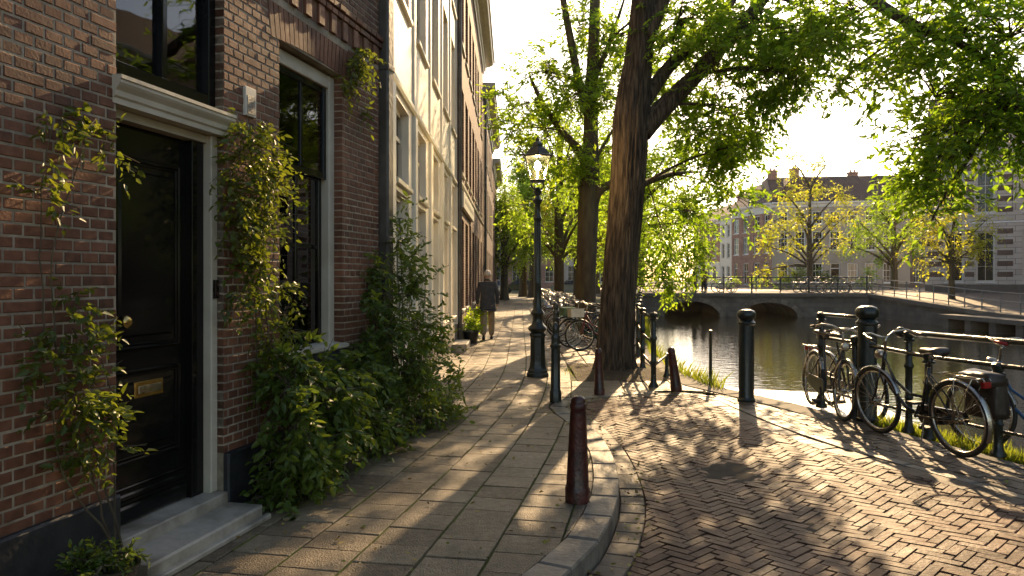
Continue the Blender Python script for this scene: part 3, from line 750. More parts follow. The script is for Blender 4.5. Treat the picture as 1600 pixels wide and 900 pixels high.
kn = MB(); T = Matrix.Translation((.155, .15, 1.31)) @ Matrix.Rotation(R(90), 4, 'X')
kn.lathe([(.034,0),(.036,.006),(.028,.012),(.012,.016),(.011,.04),(.02,.046),(.034,.06),(.038,.075),(.034,.09),(.018,.10),(.001,.102)], 28, tilt=T); kn.build('door_knob', m_brass, lfo, True)
ls = MB(); ls.cbox(.29,.53,.134,.151,.86,.955,.006); lso = ls.build('letter_slot', m_brass, lfo)
l2 = MB(); l2.cbox(.315,.505,.126,.1345,.885,.93,.004); l2.build('slot_flap', m_chrome, lso)
ct = MB(); cornice(ct, -.03, .985, 2.472, [(-.12,0),(.005,0),(.007,.03),(.018,.04),(.022,.068),(.042,.092),(.05,.105),(.05,.12),(.058,.125),(.058,.145),(-.12,.158)]); ct.build('door_cornice', m_cream, h1)
dbell = MB(); dbell.cbox(.878,.912,.025,.046,1.42,1.54,.005); do_ = dbell.build('doorbell', m_black, h1)
d2 = MB(); d2.lathe([(.011,0),(.011,.006),(.001,.007)], 16, tilt=Matrix.Translation((.895,.025,1.45)) @ Matrix.Rotation(R(90),4,'X')); d2.lathe([(.006,0),(.006,.004),(.001,.005)], 12, tilt=Matrix.Translation((.895,.025,1.51)) @ Matrix.Rotation(R(90),4,'X')); d2.build('bell_button', m_red, do_)
# transom window above the door
tw = MB(); z0, z1 = 2.655, 3.59
tw.cbox(.002,.07,.06,.16,z0,z1,.006); tw.cbox(.858,.928,.06,.16,z0,z1,.006); tw.cbox(.07,.858,.062,.158,z0,z0+.075,.006); tw.cbox(.07,.858,.062,.158,z1-.07,z1,.006); tw.cbox(.44,.485,.07,.15,z0+.075,z1-.07,.006)
two = tw.build('transom_window', m_black, h1); g = MB(); g.box(.06,.87,.108,.114,z0+.06,z1-.06); g.build('pane', m_glass, two)
def curtain_mesh(x0, x1, y, z0, z1, folds=9, amp=.03):
    c = MB(); N = folds*6
    for i in range(N+1): xx = x0+(x1-x0)*i/N; yy = y+amp*math.sin(i*2*math.pi/6)+amp*.4*math.sin(i*.7); c.v += [(xx,yy,z0),(xx,yy,z1)]
    for i in range(N): c.f.append((2*i,2*i+2,2*i+3,2*i+1))
    return c
curtain_mesh(.1,.42,.3,z0+.05,z1,6).build('curtain', m_curtain, two, True)
# blind slats, drawn-down
bl_ = MB()
for i in range(9): bl_.box(.5,.86,.26+.0,.275,z0+.1+i*.05,z0+.125+i*.05)
bl_.build('blind', m_curtain, two)
# sash window
wf = MB(); wf.cbox(2.53,2.628,.075,.2,.985,3.30,.006); wf.cbox(1.607,1.70,.075,.2,.985,3.30,.006); wf.cbox(1.70,2.53,.078,.198,3.19,3.30,.006)
wfo = wf.build('window_frame', m_cream, h1)
sh_ = MB()
for (x0, x1, z0, z1, y) in ((1.702,2.528,2.40,3.188,.10),(1.702,2.528,1.0,2.44,.145)):
    sh_.cbox(x0,x0+.055,y,y+.04,z0,z1,.005); sh_.cbox(x1-.055,x1,y,y+.04,z0,z1,.005); sh_.cbox(x0+.055,x1-.055,y+.001,y+.039,z0,z0+.06,.005); sh_.cbox(x0+.055,x1-.055,y+.001,y+.039,z1-.05,z1,.005)
    sh_.cbox(2.095,2.135,y+.004,y+.036,z0+.06,z1-.05,.004)
sh_.cbox(1.757,2.095,.15,.18,1.80,1.835,.004); sh_.cbox(2.135,2.473,.15,.18,1.80,1.835,.004)
sho = sh_.build('sash', m_black, wfo)
g = MB(); g.box(1.75,2.48,.118,.122,2.45,3.15); g.box(1.75,2.48,.163,.167,1.05,2.41); g.build('pane', m_glass, wfo)
curtain_mesh(1.72,1.98,.30,1.0,3.2,4,.03).build('curtain', m_blind, wfo, True); 
curtain_mesh(2.36,2.50,.30,1.0,3.2,3,.03).build('curtain', m_curtain, wfo, True)
sl = MB(); cornice(sl, 1.56, 2.675, .945, [(-.18,.0),(.035,0),(.045,.01),(.045,.035),(-.06,.052),(-.18,.055)]); sl.build('window_sill', m_cream, h1)
bs_ = MB(); x = 1.56
while x < 2.67:
    bs_.cbox(x, x+.056, -.03, .15, .80, .938, .004); x += .066
bs_.build('brick_sill', m_plinth, h1)
vt = MB(); vt.cbox(2.0,2.45,-.052,-.034,.12,.36,.004)
for i in range(7): vt.box(2.03,2.42,-.06,-.05,.145+i*.03,.155+i*.03)
vt.build('cellar_grille', m_lead, h1)
# number plaque
pq = MB(); pq.cbox(1.145,1.275,-.018,.002,2.66,2.86,.004); pqo = pq.build('plaque', m_white, h1)
p2 = MB(); p2.box(1.165,1.255,-.0215,-.0175,2.675,2.80); p2.build('plaque_picture', mat('weathered_plaque_relief', [(.06,.055,.05),(.3,.28,.24)], .6, .6, 30), pqo)
# downpipe
dp = MB(); dp.cbox(3.44,3.585,-.09,.05,0,9.0,.02)
for zz in (1.9, 3.6, 5.4, 7.2): dp.cbox(3.43,3.595,-.10,.05,zz,zz+.06,.01)
dpo = dp.build('downpipe', m_lead, h1)
# ---------------------------------------------------------------- door step
stp = empty('door_step', O1, HR); tag(stp, 'worn grey bluestone steps in front of the black door', 'doorstep')
m = MB(); m.cbox(.004,.925,-.035,.20,.0,.168,.008); m.build('threshold', m_step, stp)
m = MB(); m.cbox(-.10,.93,-.285,-.037,0,.098,.012); m.build('upper_step', m_step, stp)
m = MB(); m.cbox(-.12,.965,-.325,-.287,0,.035,.008); m.build('lower_step', m_step, stp)
# ---------------------------------------------------------------- facades further down the street
def rows(x0s, w, spans, fm=None, gm=None, bars=(1,1)): return [(x, x+w, a, b, 'sash', fm, gm, bars) for x in x0s for a, b in spans]
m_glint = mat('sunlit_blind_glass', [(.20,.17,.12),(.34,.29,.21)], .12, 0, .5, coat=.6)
cream_o = []
for i, x in enumerate((.75, 2.6, 4.5, 6.4, 8.2)):
    cream_o += [(x, x+1.1, .72, 2.55, 'sash', m_plaster, m_glint, (1,0)), (x, x+1.1, 2.68, 3.6, 'sash', m_cream, m_glassf, (1,0)), (x, x+1.1, 4.8, 6.75, 'sash', m_cream, m_glassf, (1,1)), (x, x+1.1, 7.5, 9.0, 'sash', m_cream, m_glassf, (1,1))]
hc = house('plastered_house', 'tall cream plastered house with pilasters beside the brick house and its lead downpipe', (-1.30, 7.42, 0), R(90), 9.62, 10.6, cream_o, m_plaster, m_cream, m_cream, plinth=(.5, m_quayst), band=(3.68,), wy=.09, curtains=m_blind)
pil = MB()
for x in (.3, 2.15, 4.05, 5.95, 7.75, 9.45): pil.cbox(x, x+.24, -.05, .004, .5, 3.66, .01); pil.cbox(x+.02, x+.2, -.03, .004, 3.80, 10.1, .01)
pil.build('pilasters', m_plaster, hc)
pp = MB(); pp.tube([(9.66,-.09,0),(9.66,-.09,10.4)], .05, 10); pp.tube([(.1,-.05,3.6),(.1,-.05,10.2)], .03, 8); pp.build('downpipe', m_lead, hc)
b3 = [(.5,1.5,.35,3.0,'sash',m_cream)]+rows((2.2,5.6,8.9,11.5), 1.15, ((.8,3.0),(4.1,6.2),(7.2,9.1)), m_cream)+[(3.9,4.9,.15,3.1,'door')]+rows((.5,3.9), 1.1, ((4.1,6.2),(7.2,9.1)), m_cream)
b3 = [o for o in b3 if not (o[0] == .5 and o[2] == .35)]+[(.5,1.6,.8,3.0,'sash',m_cream)]+rows((7.3,), 1.0, ((.8,3.0),(4.1,6.2),(7.2,9.1)), m_cream)
h3 = house('brick_row_house', 'brown brick house with white name board and white sills, beyond the cream house', (-1.22, 17.06, 0), R(90), 13.9, 10.6, b3, m_brick3, m_cream, m_cream, plinth=(.45, m_quayst), wy=.16, band=(3.75,))
sg = MB(); sg.cbox(.2, 4.9, -.09, -.02, 3.22, 3.62, .012); sgo = sg.build('name_board', m_white, h3)
s2 = MB()
for i in range(11): s2.box(.7+i*.36, .7+i*.36+random.uniform(.12,.2), -.093, -.089, 3.36, 3.48)
s2.build('faded_lettering', m_lead, sgo)
b4 = rows((.6,2.8,5.0,7.2,9.6,12.0), 1.1, ((.7,2.9),(3.9,5.9),(6.8,8.6)), m_cream)
h4 = house('brick_row_house', 'narrow dark brown brick house with cream cornice, farther down the left row', (-1.20, 31.0, 0), R(90), 14.6, 9.7, b4, m_brick4, m_cream, m_cream, plinth=(.4, m_quayst), wy=.16)
h5 = house('brick_row_house', 'last house of the left row, with a low pale cornice beside the far trees', (-1.20, 45.7, 0), R(90), 12, 8.9, rows((.6,3,5.4,7.8,10), 1.1, ((.7,2.9),(3.9,5.9),(6.5,8)), m_cream), m_brick3, m_cream, m_cream, plinth=(.4, m_quayst), wy=.16)
pp = MB(); pp.tube([(.05,-.08,0),(.05,-.08,9.5)], .06, 8); pp.build('downpipe', m_lead, h4)
dsx = MB(); dsx.cbox(8.05,9.3,-.35,-.04,0,.16,.012)
dsb = dsx.build('stone_stoop', m_step, None); dsb.location = (-1.30,7.42,0); dsb.rotation_euler = (0,0,R(90)); tag(dsb, 'low stone stoop at the foot of the cream house', 'doorstep')
# far end of the street
fo = rows([.8+i*2.15 for i in range(11)], 1.1, ((.9,3.0),(4.0,6.0)), m_white, m_glassf)
m_farcream = mat('far_cream_front', [(.42,.36,.29),(.55,.48,.40)], .8, .2, .6)
for i, (x, L_, H, wm, lab) in enumerate(((-12.5,9.5,8.2,m_farcream,'low cream house closing the end of the street, left'), (-2.9,9.4,7.2,m_brickf,'red brick house closing the end of the street behind the lamp post'), (6.6,9.5,8.6,m_farcream,'cream house closing the street behind the two big trunks'))):
    house('street_end_house', lab, (x, 96+i*.7, .2), 0, L_, H, [o for o in fo if o[1] < L_-.3], wm, m_white, m_white, roof=m_roof, corn=True, cproj=.6, ridge=2.6)

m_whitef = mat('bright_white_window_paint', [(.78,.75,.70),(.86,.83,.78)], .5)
# ---------------------------------------------------------------- buildings across the canal
def dirrow(p, q): return math.atan2(q[1]-p[1], q[0]-p[0]), math.hypot(q[0]-p[0], q[1]-p[1])
P = [(25.8,104.5),(26.85,95.0),(27.3,91.5),(28.95,82.0),(43.0,79.5),(49.5,82.0)]
rz, L_ = dirrow(P[0], P[1])
def chimney(par, x, y, z, h=1.1, w=.8):
    c = MB(); c.box(x-w/2,x+w/2,y-.35,y+.35,z,z+h); c.box(x-w/2-.06,x+w/2+.06,y-.41,y+.41,z+h,z+h+.14)
    for k in (-.2,.2): c.lathe([(.09,z+h+.14),(.11,z+h+.2),(.08,z+h+.45)], 10, (x+k, y))
    c.build('chimney', m_brickf, par)
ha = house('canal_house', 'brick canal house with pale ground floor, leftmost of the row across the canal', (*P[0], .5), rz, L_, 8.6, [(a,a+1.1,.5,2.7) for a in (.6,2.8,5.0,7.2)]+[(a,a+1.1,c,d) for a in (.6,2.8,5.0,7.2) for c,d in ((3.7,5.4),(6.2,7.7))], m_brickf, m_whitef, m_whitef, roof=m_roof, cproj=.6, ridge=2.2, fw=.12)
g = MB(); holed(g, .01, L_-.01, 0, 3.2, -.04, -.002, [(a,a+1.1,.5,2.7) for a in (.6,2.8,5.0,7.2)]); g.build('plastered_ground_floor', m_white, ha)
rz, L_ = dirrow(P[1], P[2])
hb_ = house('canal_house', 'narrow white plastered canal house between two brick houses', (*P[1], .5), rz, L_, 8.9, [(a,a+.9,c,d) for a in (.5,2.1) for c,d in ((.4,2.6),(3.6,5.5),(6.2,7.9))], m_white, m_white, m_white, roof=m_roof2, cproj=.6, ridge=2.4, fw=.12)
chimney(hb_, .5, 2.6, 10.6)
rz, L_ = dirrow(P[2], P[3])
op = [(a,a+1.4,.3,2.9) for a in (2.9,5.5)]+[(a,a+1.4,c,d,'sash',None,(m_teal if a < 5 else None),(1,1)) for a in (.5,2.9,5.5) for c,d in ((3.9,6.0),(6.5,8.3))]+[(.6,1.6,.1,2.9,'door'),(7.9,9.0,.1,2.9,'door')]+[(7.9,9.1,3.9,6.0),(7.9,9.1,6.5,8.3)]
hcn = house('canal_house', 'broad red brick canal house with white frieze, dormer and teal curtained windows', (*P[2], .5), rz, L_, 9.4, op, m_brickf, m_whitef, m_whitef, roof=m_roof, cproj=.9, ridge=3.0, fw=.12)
fr = MB(); fr.box(.02,L_-.02,-.05,-.002,8.42,8.94); fro = fr.build('frieze', m_white, hcn)
dmr = MB(); dmr.box(3.2,5.2,.5,3.0,9.5,11.3); dmo = dmr.build('dormer', m_white, hcn)
d3 = MB(); d3.box(3.0,5.4,.3,3.1,11.3,11.48); d3.build('dormer_roof', m_roof, dmo); d3 = MB(); d3.box(3.5,4.9,.47,.5,9.75,11.05); d3.build('dormer_pane', m_glassf, dmo)
chimney(hcn, L_-.5, 3.0, 12.1, 1.2, .9)
rz, L_ = dirrow(P[3], P[4])
xs_ = [.6+i*1.82 for i in range(7)]
op = [(a,a+1.15,.55,2.75,'sash',None,m_glint if k in (1,4,5) else None,(2,1)) for k, a in enumerate(xs_) if k not in (3,)]+[(a,a+1.15,4.1,6.3,'sash',None,None,(2,2)) for a in xs_]+[(a,a+1.15,7.0,8.5,'sash',None,None,(2,1)) for a in xs_]+[(xs_[3]+.1,xs_[3]+1.1,.1,2.75,'door')]
hd = house('long_canal_house', 'long pale sandstone canal house with two rows of white sash windows', (*P[3], .5), rz, L_, 9.4, op, m_sand_f, m_whitef, m_whitef, roof=m_roof, cproj=.8, depth=10, ridge=3.2, plinth=(.45, m_quayst), fw=.13)
chimney(hd, .6, 3.4, 12.4, 1.0, 1.0); chimney(hd, 9.6, 4.4, 12.2, .9, 1.0)
rz, L_ = dirrow(P[4], P[5])
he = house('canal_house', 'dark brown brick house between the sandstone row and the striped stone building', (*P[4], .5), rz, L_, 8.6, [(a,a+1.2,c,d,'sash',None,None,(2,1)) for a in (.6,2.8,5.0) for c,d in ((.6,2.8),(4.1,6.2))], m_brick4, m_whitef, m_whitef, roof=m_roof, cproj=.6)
# big striped building at the right
m_strp = bpy.data.materials.new('stone_and_brick_bands'); m_strp.use_nodes = True; n, l = m_strp.node_tree.nodes, m_strp.node_tree.links
tc = n.new('ShaderNodeTexCoord'); sp = n.new('ShaderNodeSeparateXYZ'); l.new(tc.outputs['Object'], sp.inputs[0])
cb = n.new('ShaderNodeCombineXYZ'); l.new(sp.outputs[0], cb.inputs[0]); l.new(sp.outputs[2], cb.inputs[1])
br = n.new('ShaderNodeTexBrick'); br.inputs['Scale'].default_value = 1; br.inputs['Brick Width'].default_value = .95; br.inputs['Row Height'].default_value = .36; br.inputs['Mortar Size'].default_value = .012; br.inputs['Mortar'].default_value = (.16,.13,.11,1)
br.inputs['Color1'].default_value = (.64,.58,.49,1); br.inputs['Color2'].default_value = (.54,.48,.40,1); l.new(cb.outputs[0], br.inputs[0])
nz = n.new('ShaderNodeTexNoise'); nz.inputs['Scale'].default_value = 1.5; nz.inputs['Detail'].default_value = 6; l.new(tc.outputs['Object'], nz.inputs[0]); mr = n.new('ShaderNodeMapRange'); mr.inputs[3].default_value = .7; mr.inputs[4].default_value = 1.2; l.new(nz.outputs[0], mr.inputs[0])
mx = n.new('ShaderNodeMix'); mx.data_type = 'RGBA'; mx.blend_type = 'MULTIPLY'; mx.inputs[0].default_value = 1; l.new(br.outputs[0], mx.inputs[6]); l.new(mr.outputs[0], mx.inputs[7]); l.new(mx.outputs[2], n['Principled BSDF'].inputs['Base Color']); n['Principled BSDF'].inputs['Roughness'].default_value = .8
Pa, Pb = (28.9,51.5), (41.5,43.0); rz, L_ = dirrow(Pa, Pb)
xo = [(1.2,2.3),(3.0,4.1),(5.6,7.2),(9.2,10.8),(12.8,14.2)]
op = [(a,b,c,d,'sash',m_white,None,(1,1)) for a,b in xo for c,d in ((.95,4.4),(5.6,8.6))]
hf = house('stone_banded_building', 'grand pale stone building with brown brick bands and tall windows at the right', (*Pa, .35), rz, L_, 11.2, op, m_strp, m_whitef, m_whitef, cat='building', depth=12, plinth=(.8, m_quayst), band=(4.9,9.6), wy=.2, roof=m_roof, cproj=1.2, fw=.12)
bb = MB()
for a, b in zip([0]+[x[1] for x in xo], [x[0] for x in xo]+[L_]):
    if b-a < .5: continue
    for zz in np.arange(1.3, 9.4, .72):
        if 4.7 < zz < 5.3: continue
        w0, w1 = (a+.12, min(a+1.0, b-.1)) if b-a > 1.4 else (a+.08, b-.08)
        bb.box(w0, w1, -.012, -.002, zz, zz+.34)
        if b-a > 2.2: bb.box(b-1.0, b-.1, -.012, -.002, zz, zz+.34)
bb.build('brick_bands', m_brick4, hf)
# houses on the far quay beside and behind the camera, unseen; added and heightened to darken reflections in door and glass
for i, (wm, H) in enumerate(((m_brickf,14.5),(m_brick4,16),(m_brickf,14.8),(m_brick4,15))):
    house('quay_house', ['red brick house across the canal at the far right, outside the frame','dark brick house across the canal, outside the frame','sandstone house across the canal, outside the frame','tall red brick house across the canal, outside the frame'][i], (32, 40-i*13.2, -.1), R(-90), 13, H, rows((.8,3.2,5.6,8.0,10.6), 1.3, ((.8,2.8),(4.0,6.0),(7.0,8.6)), m_white), wm, m_white, m_white, roof=m_roof)
#@@BRIDGE
# ---------------------------------------------------------------- bridge
br_ = empty('canal_bridge', (8, 47.6, 0), math.atan2(-1.6, 14.5)); tag(br_, 'low masonry canal bridge with two round arches and an iron railing', 'bridge')
BL_ = 14.6; m = MB(); N = 150; ztop = .38
arches = [(3.55, 1.75, .98), (8.35, 1.75, .92)]
def soff(x):
    for c, hw, hh in arches:
        if abs(x-c) < hw: return -.9+hh*math.sqrt(max(0, 1-((x-c)/hw)**2))*1.0+.0
    return -1.6
xs2 = sorted(set([round(i*BL_/N, 4) for i in range(N+1)]+[round(c+s*hw, 4) for c, hw, hh in arches for s in (-1,1)]+[round(c+s*hw*.995, 4) for c, hw, hh in arches for s in (-1,1)]))
for a, b in zip(xs2[:-1], xs2[1:]):
    za, zb2 = soff(a+1e-5), soff(b-1e-5); k = len(m.v)
    for y in (0, 9.5): m.v += [(a,y,za),(b,y,zb2),(b,y,ztop),(a,y,ztop)]
    m.f += [(k,k+1,k+2,k+3),(k+5,k+4,k+7,k+6),(k,k+4,k+5,k+1)]
m.build('masonry', m_bridge, br_)
for c, hw, hh in arches:
    n_ = 19; ar = MB()
    for i in range(n_):
        a0, a1 = math.pi*(i+.03)/n_, math.pi*(i+.97)/n_; k = len(ar.v)
        ex = .30
        q = [(c+hw*math.cos(a0), -.9+hh*math.sin(a0)), (c+hw*math.cos(a1), -.9+hh*math.sin(a1)), (c+(hw+ex)*math.cos(a1), -.9+(hh+ex)*math.sin(a1)), (c+(hw+ex)*math.cos(a0), -.9+(hh+ex)*math.sin(a0))]
        for y in (-.05, .4): ar.v += [(x, y, z) for x, z in q]
        ar.f += [(k,k+1,k+2,k+3)[::-1],(k,k+1,k+5,k+4),(k+1,k+2,k+6,k+5),(k+2,k+3,k+7,k+6),(k+3,k,k+4,k+7)]
    ar.build('arch_stones', m_kerb, br_)
m = MB(); m.cbox(-.5, BL_+.3, -.14, 9.4, ztop, ztop+.22, .02); m.box(-.5,BL_+.2,.25,6.9,ztop+.22,ztop+.25); m.build('deck', m_quayst, br_)
m = MB(); m.box(-.3, .6, -.3, .1, -1.5, .2); m.box(5.75,6.1,-.22,.1,-1.5,-.6); m.build('buttress', m_bridge, br_)
m_rail = mat('grey_green_iron_railing', [(.03,.036,.033),(.06,.066,.06)], .6, .1, 6)
rl = MB(); zd = ztop+.22
for yy in (.05,):
    for zz, r_ in ((1.0,.035),(.62,.02),(.30,.02)): rl.tube([(-.4,yy,zd+zz),(BL_,yy,zd+zz)], r_, 6)
    for i in range(9): rl.tube([(.3+i*1.75,yy,zd),(.3+i*1.75,yy,zd+1.08)], .05 if i % 2 == 0 else .03, 8)
rl.build('railing', m_rail, br_)
rl = MB()
for zz, r_ in ((1.0,.035),(.5,.02)): rl.tube([(-.4,7.0,zd+zz),(BL_,7.0,zd+zz)], r_, 6)
for i in range(9): rl.tube([(.3+i*1.75,7.0,zd),(.3+i*1.75,7.0,zd+1.05)], .04, 8)
rl.build('railing', m_rail, br_)
# sloping railing on the far right quay
qr = MB(); ys_ = [46.2-i*1.35 for i in range(17)]
for yq in ys_: z = zb(yq); qr.tube([(22.6,yq,z),(22.6,yq,z+.98)], .028, 6)
for zz in (.95,.55,.2): qr.tube([(22.6,yq,zb(yq)+zz) for yq in ys_], .022, 6)
tag(qr.build('quay_railing', mat('galvanised_rail', [(.16,.155,.14),(.24,.23,.21)], .55)), 'long thin steel railing sloping down along the quay right of the bridge', 'railing')
# landing stage with dark openings on the right
ls_ = empty('landing_stage', (21.2, 29, 0)); tag(ls_, 'low stone landing stage on piers below the far right quay', 'landing stage')
m = MB(); m.cbox(0,1.12,-8,7.6,-.42,-.22,.02); m.build('slab', m_quayst, ls_)
for i in range(9): m = MB(); m.box(.08,1.1,6.9-i*1.75,7.35-i*1.75,-1.5,-.423); m.build('pier', m_bridge, ls_)
# ---------------------------------------------------------------- white landing slab at the near quay
wl = MB(); wl.prism([(2.95,10.66),(4.62,10.02),(4.55,9.0),(4.35,7.75),(4.19,7.66),(3.73,8.22),(3.51,9.0),(3.22,9.8),(2.9,10.5)][::-1], -.35, -.028)
tag(wl.build('landing_slab', m_stone), 'pale wet stone slab gleaming beyond the quay edge beside the bollard', 'stone slab')
#@@IRON
# ---------------------------------------------------------------- bollards, posts, fences
def bollard(name, label, loc, prof, mtl, n=24, tilt=None, cap=None, group=None):
    r = empty(name, loc); tag(r, label, 'bollard', group)
    if tilt: r.rotation_euler = tilt
    b = MB(); b.lathe(prof, n); b.build('post', mtl, r, True, 35)
    if cap: c = MB(); c.lathe(cap, n); c.build('cap', mtl, r, True, 35)
    return r
def red_bollard(label, loc, H, rb, tilt=None):
    k = H/.73; q = rb/.085
    pr = [(.086*q,0),(.088*q,.085*k),(.083*q,.10*k),(.080*q,.11*k),(.057*q,.615*k),(.059*q,.63*k)]
    cp_ = [(.052*q,.628*k),(.058*q,.64*k),(.060*q,.66*k),(.057*q,.675*k),(.053*q,.68*k),(.053*q,.695*k),(.046*q,.715*k),(.028*q,.728*k),(.001,.73*k)]
    return bollard('street_bollard', label, loc, pr, m_red, 12, tilt, cp_, 'oxblood red street bollards')
red_bollard('tall oxblood bollard at the kerb corner in the foreground', (.454,5.12,0), .735, .085, (0,R(.6),0))
red_bollard('short red bollard on the plaza in front of the big tree', (1.165,9.80,0), .62, .072, (0,R(-1.5),0))
red_bollard('red bollard leaning left beside the canal fence', (2.27,10.15,0), .61, .076, (R(2),R(-8),0))
gp = [(.077,0),(.079,.13),(.070,.15),(.066,.16),(.058,.66),(.060,.68),(.075,.70),(.075,.715),(.060,.73),(.055,.78),(.062,.80),(.055,.83),(.040,.86)]
gc = [(.034,.858),(.040,.875),(.044,.91),(.040,.95),(.026,.985),(.012,1.0),(.001,1.005)]
for loc, k, lab in (((.546,9.24,0), 1.0, 'dark green pointed iron post beside the lamp post'), ((.86,14.4,0), 1.08, 'dark green pointed iron post behind the nearer one, by the bicycles')):
    b = bollard('iron_post', lab, loc, gp, m_green, 8, None, gc, 'pointed green iron posts'); b.scale = (k,k,k)
# collar ears
bp_ = [(.108,0),(.110,.03),(.098,.045),(.094,.06),(.094,.96),(.112,.975),(.114,.995),(.098,1.01),(.082,1.03)]
bc_ = [(.078,1.03),(.10,1.04),(.113,1.065),(.118,1.09),(.112,1.12),(.09,1.145),(.05,1.16),(.001,1.163)]
bollard('quay_bollard', 'stout black quay bollard with a ball top beside the pale landing slab', (2.955,9.28,0), bp_, m_green, 32, None, bc_, 'stout black quay bollards')
b = bollard('quay_bollard', 'thick black quay bollard with ball top between the parked bicycles', (3.86,8.0,0), bp_, m_green, 32, None, bc_, 'stout black quay bollards'); b.scale = (1.04,1.04,1.08)
r = empty('mooring_pole', (2.9,10.75,0)); tag(r, 'thin black pole standing at the water edge left of the ball bollard', 'pole')
m = MB(); m.lathe([(.05,0),(.05,.02),(.024,.03),(.022,.76),(.028,.77),(.028,.79),(.001,.80)], 12); m.build('pole_shaft', m_green, r, True, 35)
# left canal fence
def fence_post(parent, p, h, r0=.035, ball=True, name='fence_post'):
    m = MB(); pr = [(r0*1.9,0),(r0*1.9,.02),(r0*1.25,.06),(r0,.12),(r0,h*.32),(r0*1.3,h*.34),(r0,h*.36),(r0,h*.62),(r0*1.4,h*.64),(r0*1.4,h*.66),(r0,h*.68),(r0*.95,h-.12)]
    if ball: pr += [(r0*1.5,h-.11),(r0*1.6,h-.09),(r0*1.1,h-.08),(r0*1.5,h-.05),(r0*1.45,h-.02),(r0*.8,h-.003),(.001,h)]
    else: pr += [(r0,h-.01),(.001,h)]
    m.lathe([(a, z) for a, z in pr], 14); o = m.build(name, m_green, parent, True, 40); o.location = p; return o
fl = [(2.02,10.5),(2.2,12.4),(2.5,14.6),(2.95,17),(3.5,20),(4.1,23.5),(4.8,27.5),(5.6,32),(6.5,37),(7.4,42),(8.0,46.5)]
lf_ = empty('canal_fence', (2.02,10.5,0)); tag(lf_, 'green iron fence with three rails along the canal behind the big tree', 'fence')
fll = [(x-2.02, y-10.5) for x, y in fl]
fence_post(lf_, (0,0,0), 1.07, .038)
for p in fll[1:]: fence_post(lf_, (*p,0), 1.06, .04)
m = MB()
for z, r_ in ((.98,.024),(.62,.018),(.28,.018)):
    m.tube([(*p, z) for p in fll], r_, 8)
m.tube([(.0,0,.30),(.40,1.05,.34)], .018, 8)
m.build('rail', m_green, lf_, True)
fence_post(lf_, (.42,1.1,0), .38, .03, False, 'stub_post')
# right canal fence (low fence with a higher handrail)
rf = empty('quay_fence', (3.72,8.85,0)); tag(rf, 'dark green pipe fence along the quay with bicycles leaning on it', 'fence')
def rl_(p): return (p[0]-3.72, p[1]-8.85)
for (p, h, r_) in (((3.72,8.85),1.15,.036),((3.80,8.15),.92,.036),((4.0,7.42),1.03,.034),((4.03,7.12),.84,.036),((4.24,6.42),.82,.036),((4.52,5.6),.82,.036),((4.62,5.2),1.03,.034),((4.85,4.2),.82,.036)): fence_post(rf, (*rl_(p),0), h, r_)
m = MB(); line_ = [rl_(p) for p in ((3.72,8.85),(3.80,8.15),(4.03,7.12),(4.24,6.42),(4.52,5.6),(4.85,4.2),(5.2,2.6))]
m.tube([(*p, .79 if i > 1 else .84) for i, p in enumerate(line_)], .022, 10); m.tube([(*p, .22) for p in line_], .016, 8); m.build('lower_rail', m_green, rf, True)
m = MB(); m.tube([(*rl_((3.72,8.85)),1.12),(*rl_((3.86,8.0)),1.12)], .02, 8); m.tube([(*rl_((3.97,7.5)),1.0),(*rl_((4.30,6.5)),1.0),(*rl_((4.62,5.2)),1.0),(*rl_((5.2,2.9)),1.0)], .028, 12); m.sphere((*rl_((3.97,7.52)),1.0), .055); m.build('handrail', m_green, rf, True)
# ---------------------------------------------------------------- lamp post
lp = empty('street_lamp', (.405,11.65,0)); tag(lp, 'dark green cast iron street lamp with added sun glint in lantern', 'street lamp')
m = MB(); m.lathe([(.185,0),(.185,.05),(.165,.07),(.165,.10),(.148,.13),(.135,.17),(.125,.25),(.120,.62),(.135,.65),(.135,.68),(.105,.70)], 8); m.build('base', m_green, lp)
m = MB(); m.lathe([(.11,.70),(.14,.73),(.155,.76),(.14,.79),(.10,.82),(.08,.88),(.078,.95),(.10,.98),(.115,1.0),(.10,1.03),(.075,1.06),(.068,1.12),(.060,1.2),(.058,1.45),(.066,1.47),(.058,1.49),(.050,2.45),(.062,2.47),(.07,2.50),(.055,2.53),(.045,2.57),(.045,2.72),(.075,2.76),(.08,2.79),(.05,2.82),(.035,2.86),(.06,2.90),(.07,2.93),(.04,2.96),(.03,2.99)], 24)
for i in range(10):
    a = 2*math.pi*i/10; m.tube([(.056*math.cos(a),.056*math.sin(a),1.5),(.049*math.cos(a),.049*math.sin(a),2.44)], .007, 5)
m.build('shaft', m_green, lp, True, 40)
m = MB()
for i in range(4):
    a = math.pi/4+math.pi/2*i; c, s_ = math.cos(a), math.sin(a); m.tube([(c*.03,s_*.03,2.95),(c*.10,s_*.10,2.97),(c*.135,s_*.135,3.02),(c*.11,s_*.11,3.08)], .010, 6)
lan = empty('lantern', (0,0,0), 0, lp)
_k0 = len(m.v); m.lathe([(.115,3.07),(.125,3.08),(.125,3.10),(.11,3.11)], 6)
for i in range(6):
    a = 2*math.pi*(i+.5)/6; c, s_ = math.cos(a), math.sin(a); m.tube([(c*.115,s_*.115,3.09),(c*.205,s_*.205,3.46)], .008, 5)
m.lathe([(.20,3.45),(.225,3.46),(.235,3.48),(.20,3.495),(.12,3.60),(.085,3.62),(.085,3.66),(.06,3.69),(.03,3.71),(.035,3.73),(.015,3.76),(.001,3.80)], 6)
for i in range(6):
    a = 2*math.pi*(i+.5)/6; c, s_ = math.cos(a), math.sin(a); m.tube([(c*.225,s_*.225,3.47),(c*.25,s_*.25,3.51),(c*.235,s_*.235,3.55)], .010, 5)
